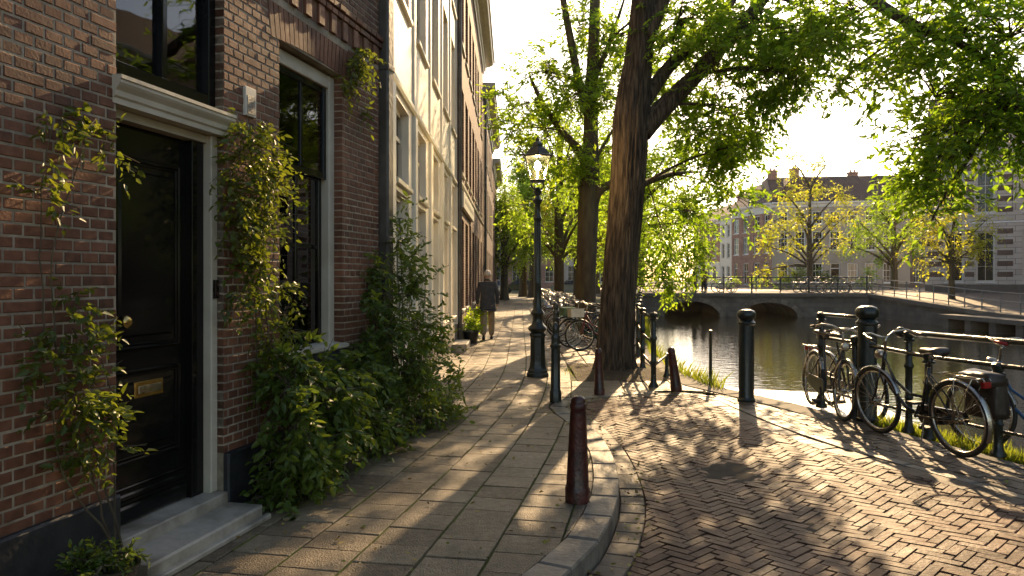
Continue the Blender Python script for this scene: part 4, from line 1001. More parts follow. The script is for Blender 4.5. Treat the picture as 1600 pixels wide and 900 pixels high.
m.v[_k0:] = [(x*1.1, y*1.1, 3.07+(z-3.07)*1.02) for x, y, z in m.v[_k0:]]
m.build('lantern_frame', m_green, lp)
m = MB(); m.lathe([(.124,3.105),(.221,3.455)], 6); m.f = m.f[:-2]; m.build('lantern_glass', m_lampglass, lp)
col_e = bpy.data.materials.new('sun_glint_glow'); col_e.use_nodes = True; be = col_e.node_tree.nodes['Principled BSDF']; be.inputs['Emission Color'].default_value = (1,.78,.45,1); be.inputs['Emission Strength'].default_value = 260  # emission added to stand for the sun glinting on the lantern
m = MB(); m.sphere((0,0,3.33), .05, 14, 10, (1,1,1.6)); m.tube([(0,0,3.11),(0,0,3.28)], .015, 8); m.build('glint_bulb', col_e, lp, True)
bpy.data.objects.remove(lan)
fc = bpy.data.curves.new('lamp_number', 'FONT'); fc.body = '2'; fc.size = .11; fc.extrude = .002; fo_ = bpy.data.objects.new('tmp_number', fc); col.objects.link(fo_); bpy.context.view_layer.update(); nm_ = bpy.data.meshes.new_from_object(fo_.evaluated_get(bpy.context.evaluated_depsgraph_get())); bpy.data.objects.remove(fo_); fo_ = link('lamp_number', nm_, m_lead, lp); fo_.location = (-.028,-.119,.26); fo_.rotation_euler = (R(90),0,0)
# ---------------------------------------------------------------- drain, vents
dr = empty('drain_grate', (.47,4.04,zr(.47,4.04)+.006), R(-32)); tag(dr, 'rusty iron gutter grate beside the kerb in the foreground', 'drain')
m = MB(); m.box(-.14,.14,-.09,-.075,-.02,.004); m.box(-.14,.14,.075,.09,-.02,.004); m.box(-.14,-.125,-.075,.075,-.02,.004); m.box(.125,.14,-.075,.075,-.02,.004)
for i in range(7): m.box(-.112+i*.034,-.098+i*.034,-.075,.075,-.018,.001)
m.box(-.125,.125,-.007,.007,-.019,.0)
m.build('grating', mat('rusty_iron', [(.07,.04,.025),(.14,.085,.05)], .7, .5, 15, metal=.3), dr); m = MB(); m.box(-.13,.13,-.08,.08,-.035,-.0195); m.build('grate_pit', m_inside, dr)
#@@BIKES
# ---------------------------------------------------------------- bicycles
def wheel_parts(parent, x, R_, z=None):
    t = MB(); t.ring((0,0,0), R_-.018, .019, n=44, m=8); o = t.build('wheel', m_rubber, parent, True); o.location = (x, 0, R_)
    r_ = MB(); r_.ring((0,0,0), R_-.042, .010, n=44, m=6, sq=1.5); r_.build('rim', m_chrome, o, True)
    s_ = MB(); s_.tube([(0,-.05,0),(0,.05,0)], .016, 10); s_.tube([(0,-.03,0),(0,-.024,0)], .03, 12); s_.tube([(0,.024,0),(0,.03,0)], .03, 12)
    for i in range(28):
        a = 2*math.pi*i/28; b = a+(.5 if i % 4 < 2 else -.5); y = .026 if i % 2 else -.026
        s_.tube([(math.cos(b)*.028, y, math.sin(b)*.028), (math.cos(a)*(R_-.048), 0, math.sin(a)*(R_-.048))], .0018, 3, False)
    s_.build('spokes', m_chrome, o)
    return o
BMESH = {}
def bike(label, rear, front, z=0, lean=3, frame_m=None, style='step', rack=True, R_=.33, group='bicycles parked by the canal', steer=0, crate=None, basket=None, guard_m=None, seat_m=None, scale=1, name='bicycle'):
    frame_m = frame_m or m_bikebl; guard_m = guard_m or m_chrome
    d = Vector((front[0]-rear[0], front[1]-rear[1])); wb = 1.02
    root = empty(name, (rear[0], rear[1], z), math.atan2(d.y, d.x)); root.rotation_euler = (R(lean), 0, math.atan2(d.y, d.x)); tag(root, label, 'bicycle', group)
    root.scale = (scale,)*3
    BB = (.44,0,.28); ST = (.30,0,.74); HT = (.86,0,.82); HB = (.915,0,.62)
    m = MB()
    m.tube([BB, ST], .0155, 8); m.tube([ST, (.275,0,.84)], .012, 8)
    m.tube([HT, HB], .02, 8)
    if style == 'step':
        m.tube([(.90,0,.66), (.80,0,.48), (.62,0,.33), BB], .017, 8); m.tube([(.872,0,.77), (.75,0,.57), (.56,0,.46), (.385,0,.46)], .014, 8)
    else:
        m.tube([(.90,0,.66), BB], .017, 8); m.tube([(.865,0,.80), (.31,0,.72)], .014, 8)
    for s_ in (-1, 1):
        m.tube([(BB[0], s_*.03, BB[2]), (0, s_*.055, R_)], .010, 6); m.tube([(.315, s_*.02, .68), (0, s_*.055, R_)], .008, 6)
    m.build('frame', frame_m, root, True)
    fk = MB()
    for s_ in (-1, 1): fk.tube([(.915,s_*.02,.64),(.93,s_*.045,.56),(.965,s_*.052,.42),(wb,s_*.055,R_)], [.013,.013,.011,.009], 6)
    fk.tube([(.915,-.03,.64),(.915,.03,.64)], .014, 8)
    fk.build('fork', frame_m, root, True)
    h = MB(); h.tube([(.862,0,.80),(.85,0,.93),(.835,0,.97)], .012, 8)
    for s_ in (-1, 1): h.tube([(.835,0,.97),(.86,s_*.05,.985),(.88,s_*.13,1.02),(.84,s_*.24,1.03),(.74,s_*.27,1.0),(.64,s_*.28,.985)], .0105, 8); h.tube([(.80,s_*.235,1.0),(.72,s_*.25,.97),(.66,s_*.26,.955)], .005, 5)
    ho = h.build('handlebar', m_chrome, root, True)
    g = MB()
    for s_ in (-1, 1): g.tube([(.74,s_*.27,1.0),(.63,s_*.281,.984)], .0155, 8)
    g.build('grips', m_leather, ho, True)
    lm_ = MB(); T = Matrix.Translation((.93,0,.80)) @ Matrix.Rotation(R(90),4,'Y'); lm_.lathe([(.02,-.05),(.04,-.03),(.045,.01),(.045,.03),(.03,.035),(.001,.036)], 14, tilt=T); lm_.tube([(.89,0,.76),(.92,0,.79)], .007, 6); lm_.build('headlight', m_chrome, root, True)
    wheel_parts(root, 0, R_); fw = wheel_parts(root, wb, R_)
    for x, a0, a1 in ((0, R(25), R(205)), (wb, R(20), R(160))):
        m = MB(); k = 24; 
        for i in range(k+1):
            a = a0+(a1-a0)*i/k
            for w_, rr in ((-.026, R_+.006), (-.014, R_+.018), (.014, R_+.018), (.026, R_+.006)): m.v.append((x+rr*math.cos(a), w_, R_+rr*math.sin(a)))
        for i in range(k):
            for j in range(3): m.f.append((i*4+j, i*4+j+1, i*4+j+5, i*4+j+4))
        m.build('mudguard', guard_m, root, True)
    m = MB()
    for s_ in (-1,1): m.tube([(wb,s_*.055,R_),(wb+.30*math.cos(R(20)),s_*.03,R_+.33*math.sin(R(60)))], .0035, 4); m.tube([(0,s_*.055,R_),(-.27,s_*.03,R_+.22)], .0035, 4)
    m.build('mudguard_stays', m_chrome, root)
    s_ = MB(); T = [( .13,0,.0,.05),( .08,0,.008,.028),(.02,0,.012,.035),(-.05,0,.018,.075),(-.11,0,.024,.10),(-.15,0,.02,.085)]
    k = len(s_.v); nn = 12
    for (dx, _, dz, w_) in [(.145,0,-.006,.008),(.12,0,.0,.026),(.06,0,.006,.032),(.0,0,.010,.048),(-.06,0,.020,.088),(-.10,0,.026,.102),(-.135,0,.018,.09),(-.155,0,.0,.04)]:
        for j in range(nn):
            a = 2*math.pi*j/nn; s_.v.append((.265+dx, w_*math.cos(a), .885+dz+.028*math.sin(a)*(1 if w_ > .02 else .5)))
    for i in range(7):
        for j in range(nn): j2 = (j+1) % nn; s_.f.append((i*nn+j, i*nn+j2, (i+1)*nn+j2, (i+1)*nn+j))
    s_.f += [tuple(range(nn))[::-1], tuple(range(7*nn, 8*nn))]
    so = s_.build('saddle', seat_m or m_leather, root, True)
    sp_ = MB()
    for q in (-.05,.05): sp_.ring((.17,q,.855), .022, .004, n=14, m=5); 
    sp_.tube([(.275,0,.83),(.27,0,.87)], .013, 8); sp_.build('saddle_springs', m_chrome, so, True)
    c = MB(); c.tube([(BB[0],-.06,BB[2]),(BB[0],.06,BB[2])], .014, 8)
    cg = MB(); k = 0; pts = []
    for i in range(13): a = R(90)-R(180)*i/12; pts.append((BB[0]+.095*math.cos(a), BB[2]+.095*math.sin(a)))
    for i in range(9): a = R(270)-R(180)*i/8; pts.append((0+.055*math.cos(a), R_+.055*math.sin(a)))
    for y in (-.062,-.045): cg.v += [(p[0], y, p[1]) for p in pts]
    n_ = len(pts); cg.f += [tuple(range(n_))[::-1], tuple(range(n_,2*n_))]+[(i,(i+1)%n_,n_+(i+1)%n_,n_+i) for i in range(n_)]
    cg.build('chain_guard', frame_m, root)
    for s_2, a in ((-1, R(-60)), (1, R(120))):
        ex, ez = BB[0]+.17*math.cos(a), BB[2]+.17*math.sin(a); c.tube([(BB[0],s_2*.066,BB[2]),(ex,s_2*.07,ez)], .009, 6)
        c.box(ex-.045,ex+.045,min(s_2*.08,s_2*.17),max(s_2*.08,s_2*.17),ez-.012,ez+.012)
    c.build('pedals', m_rubber, root)
    ks = MB(); ks.tube([(.36,.03,.27),(.30,.14,.03)], .008, 6); ks.build('kickstand', m_chrome, root)
    if rack:
        r_ = MB(); zt = 2*R_+.055
        for q in (-.065, 0, .065): r_.tube([(.18,q,zt),(-.28,q,zt),(-.30,q,zt-.02)], .006, 5)
        for x in (.15,-.05,-.27): r_.tube([(x,-.065,zt),(x,.065,zt)], .005, 5)
        for q in (-1,1): r_.tube([(-.05,q*.065,zt),(0,q*.06,R_)], .005, 5); r_.tube([(-.24,q*.065,zt),(0,q*.06,R_)], .005, 5)
        ro = r_.build('rack', m_chrome, root, True)
        tlm = MB(); tlm.cbox(-.33,-.30,-.04,.04,zt-.07,zt-.02,.008); tlm.build('tail_light', mat('red_reflector', (.35,.01,.008), .2, coat=.5), ro)
    if basket:
        zt = .72; q = MB(); a0, a1 = .96, 1.24
        q.box(a0,a1,-.17,.17,zt,zt+.015)
        for (x0,x1,y0,y1) in ((a0,a0+.012,-.17,.17),(a1-.012,a1,-.17,.17),(a0+.012,a1-.012,-.17,-.158),(a0+.012,a1-.012,.158,.17)): q.box(x0,x1,y0,y1,zt+.016,zt+.17)
        q.box(a0-.02,a1+.02,-.18,.18,zt+.172,zt+.182)
        q.tube([(.95,0,.60),(1.1,0,zt)], .01, 6)
        q.build('front_crate', basket, root)
    return root
b1 = bike('old grey bicycle with sprung saddle, left of the thick ball bollard', (3.67,9.02), (3.60,8.03), 0, -4, frame_m=mat('dull_grey_bike_paint', [(.04,.042,.04),(.08,.08,.072)], .4, .2, 12), style='step', group=None)
b2_ = bike('second grey bicycle leaning on the far side of the fence, behind the nearer one', (3.98,9.2), (4.02,8.2), -.03, 4, style='diamond', group=None)
b3_ = bike('black step-through bicycle with chrome mudguards in front of the fence', (3.90,6.40), (3.69,7.38), 0, -4, style='step', group=None)
m_blue = mat('blue_bike_enamel', [(.012,.06,.14),(.02,.085,.19)], .3, .1, 10, coat=.3)
b4_ = bike('blue bicycle on the grassy verge at the right edge, behind the pannier', (4.78,5.92), (4.36,6.80), -.02, 3, frame_m=m_blue, style='step', group=None)
# black pannier bag hanging on the rack of the near bicycle
pg = empty('pannier_bag', (3.90,6.40,0), b3_.rotation_euler[2]); tag(pg, 'worn black pannier bag with red reflectors hanging on the rear rack of the black bicycle', 'bag')
m = MB(); 
def softbox(m, x0,x1,y0,y1,z0,z1, seed=0):
    g = np.random.default_rng(seed); N1, N2 = 8, 7; k0 = len(m.v)
    for j in range(N2+1):
        t = j/N2; z = z0+(z1-z0)*t; n = 24
        for i in range(n):
            a = 2*math.pi*i/n; c, s_ = math.cos(a), math.sin(a); e = .45
            x = (x0+x1)/2+(x1-x0)/2*math.copysign(abs(c)**e, c)*(1-.10*abs(t-.45)); y = (y0+y1)/2+(y1-y0)/2*math.copysign(abs(s_)**e, s_)*(1-.25*t*t)
            m.v.append((x+g.normal()*.004, y+g.normal()*.004, z+.012*math.sin(a*2+seed)*t))
    for j in range(N2):
        for i in range(24): i2 = (i+1) % 24; m.f.append((k0+j*24+i, k0+j*24+i2, k0+(j+1)*24+i2, k0+(j+1)*24+i))
    m.f += [tuple(k0+i for i in range(24))[::-1], tuple(k0+N2*24+i for i in range(24))]
softbox(m, -.30,.06,-.27,-.09,.36,.70, 1); m.build('bag_body', m_leather, pg, True)
m = MB(); softbox(m, -.31,.07,-.275,-.02,.64,.735, 3); m.build('flap', m_leather, pg, True)
for z in (.60,.42):
    m = MB(); m.cbox(-.05,.0,-.285,-.268,z,z+.05,.006); m.build('reflector', MATS['red_reflector'], pg)
pg.rotation_euler = (R(-4), 0, b3_.rotation_euler[2]); pg.location.z = .0
# red saddle cover / grip of the blue bicycle
# parked row at the left
dirs = math.radians(197)
m_ora = mat('dark_red_bike_enamel', [(.10,.012,.012),(.16,.022,.02)], .3, .1, 10, coat=.3)
m_grn = mat('green_bike_enamel', [(.01,.07,.04),(.02,.11,.06)], .3, .1, 10, coat=.3)
m_bag = mat('pale_canvas_cover', [(.50,.46,.38),(.66,.61,.52)], .35, .3, 12, coat=.3)
kinds = [
 bike('dark red bicycle with pale front crate, nearest in the row by the big tree', (2.46,15.9), (1.50,15.75), 0, 3, m_ora, 'step', basket=m_bag, group='bicycles parked in the row under the trees'),
 bike('green bicycle, second in the row under the trees', (2.30,16.75), (1.36,16.5), 0, -2, m_grn, 'step', basket=m_grn, group='bicycles parked in the row under the trees'),
 bike('black bicycle parked in the crowded row along the canal', (2.25,17.5), (1.30,17.25), 0, 4, m_bikebl, 'diamond', group='bicycles parked in the row under the trees')]
ORD = ['first','second','third','fourth','fifth','sixth','seventh','eighth','ninth','tenth','eleventh','twelfth','thirteenth','fourteenth','fifteenth','sixteenth','seventeenth','eighteenth','nineteenth','twentieth','twenty first','twenty second','twenty third','twenty fourth','twenty fifth','twenty sixth','twenty seventh','twenty eighth','twenty ninth','thirtieth','thirty first','thirty second','thirty third','thirty fourth']
BC = ['black','dark red','black','green','black']
i = 0; y = 18.1; nb_ = 3
while y < 37:
    if not (18.4 < y < 18.9):
        src = kinds[[2,0,2,1,2][i % 5]]
        c = copy_tree(src, None, (2.20+random.uniform(-.1,.1)+(y-18)*.012, y+.25, 0)); c.rotation_euler = (R(random.uniform(-5,5)), 0, dirs+R(random.uniform(-7,7)))
        c['label'] = BC[i % 5]+' bicycle, '+ORD[nb_]+' from the near end of the row under the trees'; nb_ += 1
        if True:
            for ch in list(c.children):
                if ch.name.startswith('front_crate'): bpy.data.objects.remove(ch)
    y += random.uniform(.55,.8); i += 1
kinds[2]['label'] = 'black diamond frame bicycle, third in the row under the trees'
# bicycles on the bridge
ca_ = math.atan2(-1.6, 14.5)
def bridge_pt(x, y): return (8+x*math.cos(ca_)-y*math.sin(ca_), 47.6+x*math.sin(ca_)+y*math.cos(ca_))
m_lgt = mat('pale_grey_bike_paint', [(.25,.26,.25),(.35,.35,.33)], .4, .1, 10)
sb = bike('pale bicycle behind the bridge railing, first of the tangle right of the arches', (*bridge_pt(10.2,.6),), (*bridge_pt(10.9,.95),), .62, 3, m_lgt, 'step', group='bicycles parked on the bridge')
for k, x in enumerate((2.2,3.1,5.2,6.3,10.75,11.2,11.7,12.2,12.8,13.3,13.9)):
    p = bridge_pt(x, .65+random.uniform(0,.3)); c = copy_tree(sb, None, (*p, .62)); c.rotation_euler = (R(random.uniform(-5,5)),0,ca_+R(random.uniform(-30,40)+(180 if k % 3 == 0 else 0)))
    c['label'] = 'pale bicycle behind the bridge railing, '+ORD[k if k < 4 else k+1]+' from the left end of the bridge'
#@@CARS
# ---------------------------------------------------------------- parked cars far away
def car(label, loc, rz, paint, group='cars parked at the far end of the street'):
    root = empty('parked_car', loc, rz); tag(root, label, 'car', group)
    m = MB(); side = [(-2.1,.32),(-2.12,.60),(-2.0,.86),(-1.1,.92),(-.55,1.38),(.75,1.44),(1.45,1.40),(1.95,.98),(2.1,.90),(2.14,.55),(2.08,.30)]
    k = len(side)
    def inset(z): return .80 if z < .95 else .80-.22*(z-.95)/.45
    for s_ in (-1,1): m.v += [(x, s_*inset(z), z) for x, z in side]
    m.f += [tuple(range(k)), tuple(range(k,2*k))[::-1]]+[(i,i+k,(i+1)%k+k,(i+1)%k) for i in range(k)]
    m.build('car_body', paint, root, True, 30)
    g = MB()
    for s_ in (-1,1):
        q = [(-.92,.96),(-.50,1.32),(.28,1.36),(.28,.96)]; g.add([(x, s_*(inset(z)+.006), z) for x, z in q], [(0,1,2,3)]); q = [(.36,.96),(.36,1.36),(1.32,1.32),(1.68,.97)]; g.add([(x, s_*(inset(z)+.006), z) for x, z in q], [(0,1,2,3)])
    g.add([(-1.06,-.68,.955),(-1.06,.68,.955),(-.60,.6,1.35),(-.60,-.6,1.35)], [(0,1,2,3)]); g.add([(1.93,-.66,1.02),(1.93,.66,1.02),(1.50,.6,1.37),(1.50,-.6,1.37)], [(0,1,2,3)])
    g.build('windows', m_glassf, root)
    for x in (-1.32,1.32):
        for s_ in (-1,1):
            w = MB(); w.ring((0,0,0), .25, .075, n=22, m=8); w.tube([(0,-.06,0),(0,.06,0)], .19, 14); wo = w.build('wheel', m_rubber, root, True); wo.location = (x, s_*.74, .32)
    for s_ in (-1,1):
        w = MB(); w.cbox(-.12,.12,-.02,.02,-.05,.05,.01); wo = w.build('headlight', m_chrome, root); wo.location = (-2.10,s_*.6,.68); wo.rotation_euler = (0,0,R(90))
    return root
m_cg = mat('silver_car_paint', [(.22,.22,.21),(.26,.26,.25)], .25, coat=.8, metal=.3); m_cb = mat('dark_car_paint', [(.015,.017,.02),(.02,.022,.026)], .2, coat=.8); m_cr = mat('grey_blue_car_paint', [(.05,.06,.075),(.06,.07,.085)], .2, coat=.8)
for i, (x, y, rz_, p, lab) in enumerate(((-1.6,66,80,m_cr,'grey blue car parked by the last houses left of the walkway end'),(.9,78,5,m_cb,'dark car parked crosswise at the end of the street'),(6.0,74,-4,m_cg,'silver car parked behind the row of bicycles'),(10.8,76,3,m_cb,'dark car parked behind the second big trunk'))): car(lab, (x,y,0), R(rz_), p)
#@@PEOPLE
# ---------------------------------------------------------------- people
def skin_mesh(name, joints, edges, mtl, parent, sub=2, root_i=0):
    me = bpy.data.meshes.new(name); me.from_pydata([j[0] for j in joints], edges, []); me.update()
    o = bpy.data.objects.new(name, me); col.objects.link(o)
    o.modifiers.new('skin', 'SKIN')
    if not me.skin_vertices: 
        bpy.context.view_layer.objects.active = o; bpy.ops.mesh.customdata_skin_add()
    for i, j in enumerate(joints):
        r_ = j[1] if isinstance(j[1], tuple) else (j[1], j[1]); me.skin_vertices[0].data[i].radius = r_
    me.skin_vertices[0].data[root_i].use_root = True
    s = o.modifiers.new('sub', 'SUBSURF'); s.levels = s.render_levels = sub
    bpy.context.view_layer.update(); dg = bpy.context.evaluated_depsgraph_get()
    nm = bpy.data.meshes.new_from_object(o.evaluated_get(dg)); bpy.data.objects.remove(o)
    nm.materials.clear(); return link(name, nm, mtl, parent, True)
m_skin = mat('skin', [(.42,.26,.19),(.50,.33,.24)], .55, .05, 20)
m_coat = mat('charcoal_wool_jacket', [(.035,.04,.05),(.065,.072,.085)], .9, .8, 14)
m_khaki = mat('khaki_trousers', [(.26,.20,.125),(.36,.285,.19)], .85, .4, 10)
m_shoe = mat('black_shoes', (.012,.011,.010), .45)
m_hair = mat('white_hair', [(.55,.52,.47),(.70,.67,.62)], .7, .6, 40)
def person(label, loc, rz, H=1.76, coat=m_coat, trou=m_khaki, hair=m_hair, stride=.20, group=None):
    """stands facing local +y, mid-stride"""
    root = empty('person', loc, rz); k = H/1.76; root.scale = (k,)*3; tag(root, label, 'person', group)
    s = stride
    J = [((0,0,.95),(.10,.075)), ((0,.0,1.12),(.10,.075)), ((0,.01,1.33),(.12,.085)), ((0,.01,1.45),(.075,.07)), ((0,.02,1.54),(.055,.055)), ((0,.035,1.62),(.078,.092)), ((0,.035,1.69),(.072,.088)),
         ((.185,0,1.42),.062), ((-.185,0,1.42),.062), ((.245,-.04,1.15),.036), ((-.245,.0,1.15),.036), ((.25,.08,.92),.028), ((-.25,.13,.92),.028), ((.25,.10,.83),(.02,.042)), ((-.25,.16,.83),(.02,.042)),
         ((.095,0,.88),.065), ((-.095,0,.88),.065), ((.10,s*.55,.50),.045), ((-.10,-s*.25,.50),.045), ((.10,s*.75,.10),.04), ((-.10,-s*1.15,.13),.04), ((.10,s*.75+.14,.045),(.045,.035)), ((-.10,-s*1.15+.12,.05),(.045,.035))]
    E = [(0,1),(1,2),(2,3),(3,4),(4,5),(5,6),(2,7),(2,8),(7,9),(8,10),(9,11),(10,12),(11,13),(12,14),(0,15),(0,16),(15,17),(16,18),(17,19),(18,20),(19,21),(20,22)]
    skin_mesh('body', J, E, m_skin, root)
    fc_ = MB(); fc_.sphere((0,.125,1.645), .016, 8, 6, (.8,1,1.4)); fc_.build('nose', m_skin, root, True)
    e_ = MB()
    for q in (-1,1): e_.sphere((q*.083,.03,1.65), .03, 10, 8, (.35,.7,1.1))
    e_.build('ears', m_skin, root, True)
    hd = MB(); hd.sphere((0,.018,1.69), .098, 20, 14, (.88,1.06,.98)); 
    for i in range(len(hd.v)):
        x, y, z = hd.v[i]
        if z < 1.66: z = 1.66-(1.66-z)*.55
        if y > .07 and z < 1.72: y = .07
        hd.v[i] = (x+random.gauss(0,.002), y+random.gauss(0,.002), z+random.gauss(0,.002))
    hd.build('hair', hair, root, True)
    f_ = MB()
    for q, (wx, wy, wz) in ((1,(.25,.10,.83)),(-1,(-.25,.16,.83))):
        for i in range(4): f_.tube([(wx+q*.0,wy-.025+i*.017,wz-.03),(wx-q*.01,wy-.022+i*.017,wz-.075),(wx-q*.022,wy-.02+i*.016,wz-.105)], [.0095,.009,.007], 6)
        f_.tube([(wx-q*.01,wy+.04,wz),(wx-q*.025,wy+.055,wz-.035),(wx-q*.03,wy+.05,wz-.06)], [.011,.010,.008], 6)
    f_.build('fingers', m_skin, root, True)
    JC = [((0,-.0,.92),(.215,.165)), ((0,0,1.12),(.195,.145)), ((0,.0,1.33),(.215,.155)), ((0,.005,1.475),(.10,.09)), ((.19,0,1.42),.080), ((-.19,0,1.42),.080), ((.25,-.04,1.15),.060), ((-.25,0,1.15),.060), ((.255,.07,.90),.048), ((-.255,.12,.90),.048), ((0,0,.79),(.225,.175))]
    skin_mesh('jacket', JC, [(0,1),(1,2),(2,3),(2,4),(2,5),(4,6),(5,7),(6,8),(7,9),(0,10)], coat, root)
    c_ = MB(); c_.ring((0,0,0), .062, .024, n=24, m=8); co = c_.build('collar', coat, root, True); co.rotation_euler = (R(84),0,0); co.location = (0,.012,1.525)
    JT = [((0,0,.95),(.15,.12)), ((.095,0,.84),.095), ((-.095,0,.84),.095), ((.105,s*.55,.50),.092), ((-.105,-s*.25,.50),.092), ((.105,s*.75,.09),.078), ((-.105,-s*1.15,.12),.078)]
    skin_mesh('trousers', JT, [(0,1),(0,2),(1,3),(2,4),(3,5),(4,6)], trou, root)
    for (x, y, z, a) in ((.105, s*.75, 0, 0), (-.105, -s*1.15, .03, -14)):
        m = MB(); N = 10; prof = [(-.09,.03,.05),(-.08,.038,.085),(-.02,.042,.08),(.05,.046,.06),(.11,.048,.045),(.16,.04,.035),(.185,.02,.02)]
        kk = 0
        for (yy, w_, h_) in prof:
            for j in range(N):
                an = 2*math.pi*j/N; m.v.append((w_*math.cos(an), yy, max(0, h_*.5+h_*.55*math.sin(an))))
        for i in range(len(prof)-1):
            for j in range(N): j2 = (j+1) % N; m.f.append((i*N+j, i*N+j2, (i+1)*N+j2, (i+1)*N+j))
        m.f += [tuple(range(N))[::-1], tuple(range((len(prof)-1)*N, len(prof)*N))]
        o = m.build('shoe', m_shoe, root, True); o.location = (x, y, z); o.rotation_euler = (R(a),0,0)
    return root
person('white haired man in charcoal jacket and khaki trousers walking away along the houses', (-.62,18.7,0), R(3), 1.74)
m_dk = mat('dark_clothes', [(.02,.018,.02),(.035,.03,.033)], .9); m_dh = mat('dark_brown_hair', (.03,.02,.012), .7)
p = bridge_pt(3.9,1.2); person('person in dark clothes standing on the bridge at left', (*p,.62), R(100), 1.7, m_dk, m_dk, m_dh, .05)
p = bridge_pt(4.5,1.35); person('person in a dull red coat standing on the bridge beside another', (*p,.62), R(-70), 1.72, mat('dull_red_coat', [(.12,.04,.035),(.16,.05,.045)], .9), m_dk, m_dh, .05)
for o in list(b4_.children):
    if o.name.startswith('handlebar'):
        for q in o.children: q.data.materials[0] = mat('red_rubber_grip', (.35,.015,.015), .4)
#@@TREES
# ---------------------------------------------------------------- trees
def B(u, v, Y, r, n, sq=.85): return (tuple(A(u, v, Y)), (r, r, r*sq), n)
T1 = (1.70,12.2,-.05)
path1 = [(1.7, 12.2, -0.05, 0.365), (1.71, 12.2, 0.35, 0.307), (1.76, 12.2, 1.2, 0.286), (1.84, 12.2, 2.2, 0.278), (1.94, 12.2, 3.3, 0.27), (2.0, 12.2, 4.3, 0.274), (2.1, 12.2, 5.2, 0.224), (2.2, 12.15, 6.3, 0.207), (2.3, 12.1, 7.6, 0.183), (2.35, 12.0, 9.2, 0.141), (2.3, 11.9, 11.0, 0.083)]
def L(*pts): return [tuple(A(u, v, Y)) for u, v, Y in pts]
limbs1 = [(L((1002,205,12.2),(1040,165,12.3),(1085,120,12.4),(1125,75,12.5),(1175,20,12.6),(1240,-60,12.8),(1330,-150,13)), [.20,.165,.14,.12,.11,.09,.05]),
          (L((1000,170,12.2),(1045,105,12.6),(1105,50,13.2),(1150,-10,13.6),(1190,-90,14)), [.13,.11,.095,.08,.05]),
          (L((1010,60,12.1),(1045,-20,12.2),(1110,-120,12.5),(1200,-230,13)), [.14,.12,.09,.05]),
          (L((975,300,12.2),(1010,285,13),(1050,272,14),(1090,268,15)), [.09,.06,.045,.02]),
          (L((1010,-60,12.1),(1150,-110,11.3),(1280,-60,10.4),(1370,5,9.7),(1440,45,9.2),(1520,80,8.9),(1590,150,8.6)), [.15,.12,.10,.075,.06,.045,.02]),
          (L((1010,-200,12),(900,-320,12.5),(780,-380,13)), [.13,.09,.04])]
bl1 = [B(1060,30,12.2,.75,34),B(1120,110,12.0,.7,34),B(1190,30,12,.9,44),B(1090,205,12.8,.6,30),B(1150,180,12.4,.7,34),B(1200,110,12.2,.7,34),B(1265,40,11.6,.75,36),B(1140,240,13,.5,20),B(1105,260,13.4,.55,26),B(1195,185,12.2,.40,14),
       B(1300,75,10.8,.5,24),B(1340,20,10.2,.7,38),B(1385,110,9.7,.40,20),B(1310,135,10.6,.22,6),B(1245,120,11.6,.35,12),B(1175,225,12.4,.15,5),
       B(1430,60,9,.65,56),B(1500,40,8.8,.7,64),B(1580,60,8.6,.7,64),B(1540,140,8.6,.65,60),B(1460,150,8.8,.5,44),B(1600,170,8.4,.55,50),B(1490,200,8.6,.42,34),B(1440,215,8.9,.32,22),B(1580,205,8.3,.28,16),B(1470,265,8.6,.28,20),B(1435,280,8.8,.18,9),B(1480,310,8.7,.16,8),
       B(1110,40,12.8,.6,26),B(1160,70,13.2,.6,24),B(1210,70,12.8,.55,22),B(1060,90,12.6,.6,26),B(1040,160,13.4,.55,24),B(1070,330,14,.5,18),B(1150,310,13.6,.4,12),B(1120,200,13,.55,22),B(1455,345,8.7,.12,5),B(1395,60,9.6,.5,26),B(1240,110,11.8,.5,20),
       B(1650,40,8.5,.8,50),B(1680,180,8.3,.7,40),B(1030,350,13.8,.40,12)]
# crown above the picture: it shades the street
gx = [((4.2,12.6,7.6),1.3,44),((5.6,13.6,8.6),1.4,40),((2.8,13.6,9.2),1.4,44),((1.0,12.6,8.8),1.3,36),((3.6,11.0,9.4),1.3,34),((.2,13.6,10.4),1.3,26),((4.8,15.2,7.4),1.3,36),((2.4,12,11.6),1.4,34),((6.6,12.2,7.2),1.3,38),((3.3,16.0,8.0),1.2,28),((5.2,11.0,7.0),.9,26),((6.8,15.0,6.6),1.1,26)]
bl1 = [(c, tuple(x*(1.12 if c[1] > 10.4 else 1.2) for x in r), int(n*(2.6 if c[1] > 10.4 else 1.45))) for c, r, n in bl1]+[(c, (r,r,r*.85), int(n*.55)) for c, r, n in gx]
tree('elm_tree', 'massive elm with furrowed leaning trunk and a high forked limb, nearest tree', T1, path1, limbs1, bl1, .104, L_near, m_bark, 'elms along the canal', n=96, rings=220, ridge=.055, flare=.38, per=13, tl=.5, near=True, droop=.3, hang=.05, twig_r=.004, seed=3)
